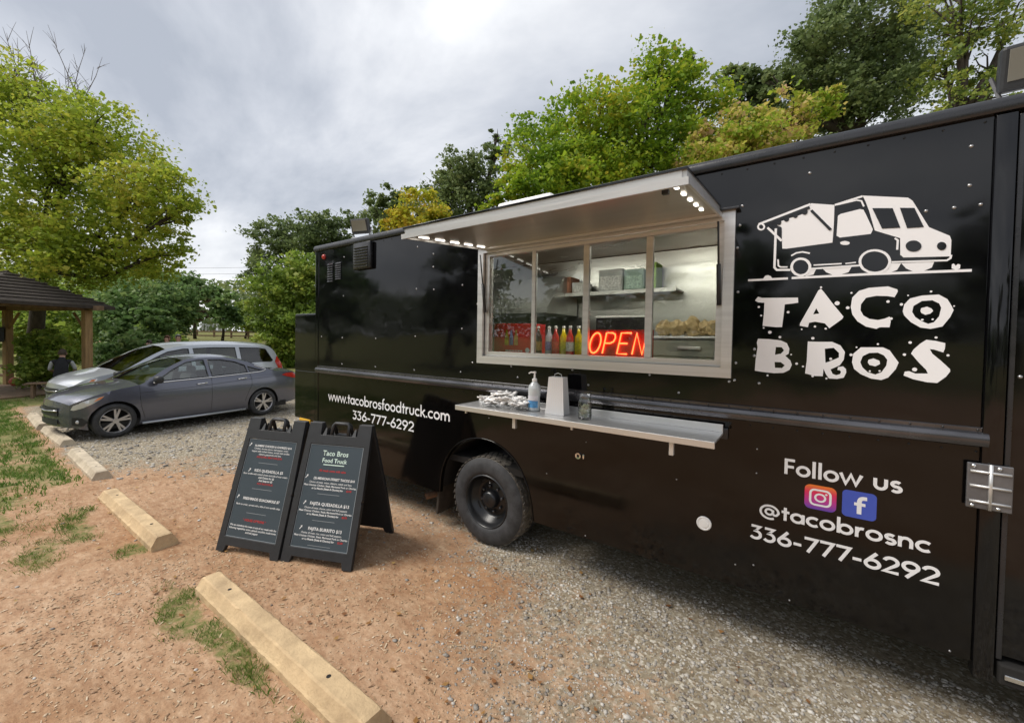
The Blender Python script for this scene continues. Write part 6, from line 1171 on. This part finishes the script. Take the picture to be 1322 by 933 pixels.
dn = Vector((0, 0, -.10)); mb = MB(); mb.add([A_, B_, C_, D_, E_, F_], [(0, 1, 5, 4), (1, 2, 5), (2, 3, 4, 5), (3, 0, 4)]); mb.add([A_+dn, B_+dn, C_+dn, D_+dn, E_+dn, F_+dn], [(4, 5, 1, 0), (5, 2, 1), (5, 4, 3, 2), (4, 0, 3)])
mb.add([A_, B_, C_, D_, A_+dn, B_+dn, C_+dn, D_+dn], [(0, 4, 5, 1), (1, 5, 6, 2), (2, 6, 7, 3), (3, 7, 4, 0)]); rf = mb.build('roof', M['roof'], pv)
for k in range(1, 9):                                          # courses of shingles standing proud of the deck
    f = k/9; mb = MB()
    for P0, P1, Q0, Q1 in ((A_, B_, E_, F_), (B_, C_, F_, F_), (D_, A_, E_, E_)):
        a, b = P0.lerp(Q0, f), P1.lerp(Q1, f); n_ = (P1-P0).cross(Q0-P0).normalized(); up = (Q0-P0).normalized()*.16; mb.add([a+n_*.028, b+n_*.028, b+up*.9+n_*.004, a+up*.9+n_*.004, a+n_*.002, b+n_*.002], [(0, 1, 2, 3), (0, 4, 5, 1)])
    mb.build('shingle_course', M['roof'], rf)
mb = MB(); mb.tube([E_, F_], .05, 6); mb.tube([F_, B_], .035, 6); mb.tube([F_, C_], .035, 6); mb.build('ridge_cap', M['roof'], rf)
mb = MB(); mb.b2(-.2, PW+.2, -.2, PD+.2, .0, .04, .005); mb.build('deck', M['old_wood'], pv)
# black loudspeaker on the near post, railings, table, bench
sp_ = thing('loudspeaker', 'black loudspeaker hung on the near pavilion post', 'loudspeaker', (-23.05, 1.25, 1.55), rad(20)); mb = MB(); mb.b2(-.28, .24, -.12, .12, 0, .52, .03); mb.build('cabinet', M['plastic'], sp_); mb = MB(); mb.lathe([(.17, -.123), (.15, -.11), (.05, -.10), (.0001, -.115)], (-.02, 0, .26), 'Y', 20); mb.build('cone', M['dark'], sp_, True); mb = MB(); mb.b2(-.05, .05, .12, .2, .2, .3); mb.build('wall_bracket', M['galv'], sp_)
def rail(loc, rz, L_, label):
    t = thing('timber_railing', label, 'railing', loc, rz, 'low timber railings')
    for z in (.28, .62): mb = MB(); mb.b2(.1, L_-.1, -.03, .03, z, z+.10, .008); mb.build('rail_board', M['old_wood'], t)
    for x in (.05, L_-.05): mb = MB(); mb.b2(x-.045, x+.045, -.05, .05, -.02, .78, .008); mb.build('rail_post', M['old_wood'], t)
rail((-24.9, .95, 0), rad(20), 1.7, 'low timber railing left of the near pavilion post')
def picnic_table(loc, rz, label):
    t = thing('picnic_table', label, 'picnic table', loc, rz, 'picnic tables')
    for k in range(5): mb = MB(); mb.b2(-.9, .9, -.36+k*.146, -.226+k*.146, .70, .742, .006); mb.build('top_board', M['old_wood'], t)
    for s_ in (-1, 1):
        for k in range(2): mb = MB(); mb.b2(-.9, .9, s_*.72-.14+k*.145, s_*.72-.01+k*.145, .42, .46, .006); mb.build('seat_board', M['old_wood'], t)
        mb = MB(); x = s_*.65
        mb.tube([(x, -.30, .69), (x, -.62, 0)], .05, 4); mb.tube([(x, .30, .69), (x, .62, 0)], .05, 4); mb.b2(x-.03, x+.03, -.8, .8, .36, .415); mb.b2(x-.03, x+.03, -.34, .34, .64, .695); mb.build('leg_frame', M['old_wood'], t)
picnic_table((-19.2, 3.75, 0), rad(20), 'weathered picnic table beside the right pavilion post')
picnic_table((-22.5, 6.6, 0), rad(20), 'weathered picnic table beyond the minivan where people stand')
def lump(name, label, loc, s_, c, cat, seed, group):
    bm = bmesh.new(); bmesh.ops.create_icosphere(bm, subdivisions=2, radius=1); q = random.Random(seed)
    for v in bm.verts: v.co = Vector((v.co.x*s_[0], v.co.y*s_[1], v.co.z*s_[2]+s_[2]))*(1+q.uniform(-.14, .14))
    me = bpy.data.meshes.new(name); bm.to_mesh(me); bm.free(); me.materials.append(material(name, c, .7, var=.15)); me.shade_smooth(); o = bpy.data.objects.new(name, me); COL.objects.link(o); o.location = loc; tag(o, label, cat, group)
lump('food_bag', 'pale pink bag on the picnic table near the post', (-19.55, 3.55, .745), (.16, .12, .10), (.55, .36, .28), 'bag', 1, 'bags on the table')
lump('food_bag', 'cream bag in the middle of the picnic table', (-18.95, 3.65, .745), (.14, .12, .12), (.62, .55, .44), 'bag', 2, 'bags on the table')
lump('food_bag', 'white bag at the right end of the picnic table', (-18.6, 3.85, .745), (.12, .10, .07), (.66, .63, .58), 'bag', 3, 'bags on the table')
lump('red_bucket', 'small red tub on the ground beside the near pavilion post', (-22.35, 1.65, 0), (.24, .16, .16), (.40, .07, .04), 'tub', 4, 'tubs')
lump('white_ball', 'round white lantern beside the feathery shrub under the pavilion', (-21.6, 1.75, .82), (.13, .13, .13), (.68, .64, .55), 'lantern', 5, 'lanterns')
ch = thing('folding_chair', 'dark folding chair between pavilion post and shrub', 'chair', (-22.0, 1.95, 0), rad(60))
for y in (-.22, .22):
    mb = MB(); mb.tube([(-.22, y, 0), (.18, y, .48), (.30, y, .92)], .014, 6); mb.build('leg', M['plastic'], ch); mb = MB(); mb.tube([(.25, y, 0), (-.2, y, .46)], .014, 6); mb.build('leg', M['plastic'], ch)
mb = MB(); mb.b2(-.22, .2, -.22, .22, .44, .465, .008); mb.build('seat', M['cloth_grey'], ch); mb = MB(); mb.add([(.24, -.22, .66), (.24, .22, .66), (.31, .22, .93), (.31, -.22, .93)], [(0, 1, 2, 3)]); mb.build('backrest', M['cloth_grey'], ch)

# ------------------------------------------------------------------ people
def person(label, loc, rz, J, edges, radii, cloth, hair, head_dir=(0, -1, 0)):
    """J: joint name -> position; the body is one skinned surface, coloured by the nearest bone"""
    t = thing('person', label, 'person', loc, rz); names = list(J); me = bpy.data.meshes.new('body'); me.from_pydata([J[n] for n in names], [(names.index(a), names.index(b)) for a, b in edges], []); me.update()
    o = bpy.data.objects.new('body', me); COL.objects.link(o); sk = o.modifiers.new('s', 'SKIN'); sk.use_smooth_shade = True; sub = o.modifiers.new('u', 'SUBSURF'); sub.levels = 2; sub.render_levels = 2
    sv = me.skin_vertices[0].data
    for i, n in enumerate(names): sv[i].radius = radii[n] if isinstance(radii[n], tuple) else (radii[n],)*2; sv[i].use_root = (n == 'pelvis')
    dg = bpy.context.evaluated_depsgraph_get(); m2 = bpy.data.meshes.new_from_object(o.evaluated_get(dg)); bpy.data.objects.remove(o); m2.name = 'body'; m2.materials.clear()
    ml = [M['skin']]+[M[c] for c in dict.fromkeys(cloth.values()) if c != 'skin']; idx = {mm.name: i for i, mm in enumerate(ml)}
    for mm in ml: m2.materials.append(mm)
    for f in m2.polygons:
        best = None
        for a, b in edges:
            A, B = Vector(J[a]), Vector(J[b]); u = max(0, min(1, (f.center-A).dot(B-A)/max(1e-6, (B-A).length_squared))); d = (f.center-A.lerp(B, u)).length
            if best is None or d < best[0]: best = (d, b)
        k = cloth.get(best[1], 'skin'); f.material_index = 0 if k == 'skin' else idx[M[k].name]
    m2.shade_smooth(); body = bpy.data.objects.new('body', m2); COL.objects.link(body); body.parent = t
    hc = Vector(J['crown']).lerp(Vector(J['chin']), .42); fd = Vector(head_dir).normalized(); up = (Vector(J['crown'])-Vector(J['chin'])).normalized(); rt = fd.cross(up).normalized()
    bm = bmesh.new(); bmesh.ops.create_uvsphere(bm, u_segments=16, v_segments=10, radius=1)
    for v in bm.verts: c_ = v.co.copy(); v.co = hc+rt*c_.x*.092+fd*(c_.y*.108-.018)+up*(c_.z*.125+.022)
    bmesh.ops.delete(bm, geom=[v for v in bm.verts if (v.co-hc).dot(fd) > .045 and (v.co-hc).dot(up) < .06 or (v.co-hc).dot(up) < -.07], context='VERTS'); hm = bpy.data.meshes.new('hair'); bm.to_mesh(hm); bm.free(); hm.materials.append(M[hair]); hm.shade_smooth(); h = bpy.data.objects.new('hair', hm); COL.objects.link(h); h.parent = t
    mb = MB(); mb.add([hc+fd*.085+up*.03, hc+fd*.088-up*.03+rt*.016, hc+fd*.118-up*.028, hc+fd*.088-up*.03-rt*.016], [(0, 1, 2), (0, 2, 3), (1, 3, 2)])
    for s_ in (-1, 1): mb.box(hc+rt*s_*.088-up*.005, (.02, .03, .055), None, .006)
    mb.build('nose_and_ears', M['skin'], t, True); return t
def stand(h=1.72, lean=0.0):
    k = h/1.75; J = {'pelvis': (0, 0, .95), 'waist': (0, -.01, 1.10), 'chest': (0, -.0, 1.32), 'neck': (0, .01, 1.48), 'chin': (0, 0, 1.56), 'crown': (0, .005, 1.70)}
    for s_, n in ((-1, 'l'), (1, 'r')):
        J.update({'sh'+n: (s_*.18, 0, 1.40), 'el'+n: (s_*.24, .02, 1.12), 'wr'+n: (s_*.20, -.16, .98), 'ha'+n: (s_*.19, -.25, .97), 'hip'+n: (s_*.10, 0, .90), 'kn'+n: (s_*.11, -.02, .50), 'an'+n: (s_*.12, .02, .09), 'to'+n: (s_*.13, -.14, .04)})
    return {a: (b[0]*k, b[1]*k, b[2]*k) for a, b in J.items()}
ED = [('pelvis', 'waist'), ('waist', 'chest'), ('chest', 'neck'), ('neck', 'chin'), ('chin', 'crown')]+[e_ for n in 'lr' for e_ in (('chest', 'sh'+n), ('sh'+n, 'el'+n), ('el'+n, 'wr'+n), ('wr'+n, 'ha'+n), ('pelvis', 'hip'+n), ('hip'+n, 'kn'+n), ('kn'+n, 'an'+n), ('an'+n, 'to'+n))]
RD = {'pelvis': (.15, .12), 'waist': (.145, .11), 'chest': (.16, .12), 'neck': .058, 'chin': .072, 'crown': .062}
for n in 'lr': RD.update({'sh'+n: .065, 'el'+n: .045, 'wr'+n: .03, 'ha'+n: .034, 'hip'+n: .09, 'kn'+n: .06, 'an'+n: .042, 'to'+n: .036})
def wear(top, sleeve, legs): 
    d = {'waist': top, 'chest': top, 'neck': top, 'pelvis': legs}
    for n in 'lr': d.update({'sh'+n: top, 'el'+n: sleeve, 'hip'+n: legs, 'kn'+n: legs, 'an'+n: legs, 'to'+n: 'cloth_black'})
    return d
person('person with grey hair in a white shirt standing behind the minivan', (-18.7, 5.2, 0), rad(80), stand(1.90), ED, RD, wear('cloth_white', 'cloth_white', 'denim'), 'hair_grey')
person('person in a rose top standing behind the minivan, in the middle', (-19.0, 4.94, 0), rad(40), stand(1.85), ED, RD, wear('cloth_pink', 'cloth_pink', 'denim'), 'hair_red')
person('person with brown hair standing behind the minivan, leftmost', (-19.6, 4.55, 0), rad(10), stand(1.66), ED, RD, wear('cloth_grey', 'cloth_grey', 'denim'), 'hair_brown')
# the seated person, bent forward, back towards the viewer
bk = {'pelvis': (0, 0, .56), 'waist': (0, -.06, .74), 'chest': (0, -.14, .98), 'neck': (0, -.20, 1.14), 'chin': (0, -.26, 1.19), 'crown': (0, -.29, 1.34)}
for s_, n in ((-1, 'l'), (1, 'r')): bk.update({'sh'+n: (s_*.19, -.15, 1.06), 'el'+n: (s_*.27, -.25, .80), 'wr'+n: (s_*.22, -.48, .72), 'ha'+n: (s_*.20, -.57, .72), 'hip'+n: (s_*.10, -.02, .54), 'kn'+n: (s_*.14, -.44, .52), 'an'+n: (s_*.14, -.42, .10), 'to'+n: (s_*.14, -.57, .05)})
wr_ = wear('cloth_black', 'cloth_grey', 'cloth_black')
person('person in black vest and grey sleeves bent forward on a bench, left of the minivan', (-18.15, 2.2, 0), rad(-105), bk, ED, RD, wr_, 'hair_brown', (0, -1, -.25))
bn = thing('bench', 'low wooden bench under the seated person in black', 'bench', (-18.15, 2.2, 0), rad(-15)); mb = MB(); mb.b2(-.2, .2, -.7, .7, .395, .44, .01); mb.build('seat', M['old_wood'], bn)
for y in (-.55, .55):
    for x in (-.13, .13): mb = MB(); mb.b2(x-.03, x+.03, y-.03, y+.03, -.01, .394, .005); mb.build('leg', M['old_wood'], bn)

# ------------------------------------------------------------------ far lawn: railing, rail fence, wires
wf_ = thing('white_railing', 'small white post railing beyond the far lawn', 'railing', (-65.9, 21.0, 2.05), math.atan2(1.81, 2.58))
for k in range(8): mb = MB(); mb.b2(k*.42-.11, k*.42+.11, -.08, .08, 0, 1.25); mb.build('railing_post', M['white'], wf_)
mb = MB(); mb.b2(-.1, 3.1, -.05, .05, 1.251, 1.32); mb.build('top_rail', M['white'], wf_)
bf = thing('rail_fence', 'long brown rail fence at the end of the lawn', 'fence', (-56.0, 15.7, 1.35), math.atan2(4.09, 5.83))
for k in range(6): mb = MB(); mb.b2(k*1.9-.07, k*1.9+.07, -.07, .07, 0, 1.05); mb.build('fence_post', M['old_wood'], bf)
for z in (.35, .8): mb = MB(); mb.b2(0, 9.5, -.1, -.071, z, z+.14); mb.build('fence_rail', M['old_wood'], bf)
for k, (dz, l) in enumerate(((0, 'lower power line crossing the sky above the far lawn'), (.9, 'upper power line crossing the sky above the far lawn'))):
    mb = MB(); A_, B_ = Vector((-98, 5, 11.0+dz)), Vector((-40, 46, 13.2+dz)); mb.tube([A_.lerp(B_, i/24)-Vector((0, 0, 1.2*(1-(2*i/24-1)**2))) for i in range(25)], .02, 5); tag(mb.build('power_line', M['plastic']), l, 'power line', 'power lines')
for o in scene.objects:
    if '_w' in o: del o['_w']
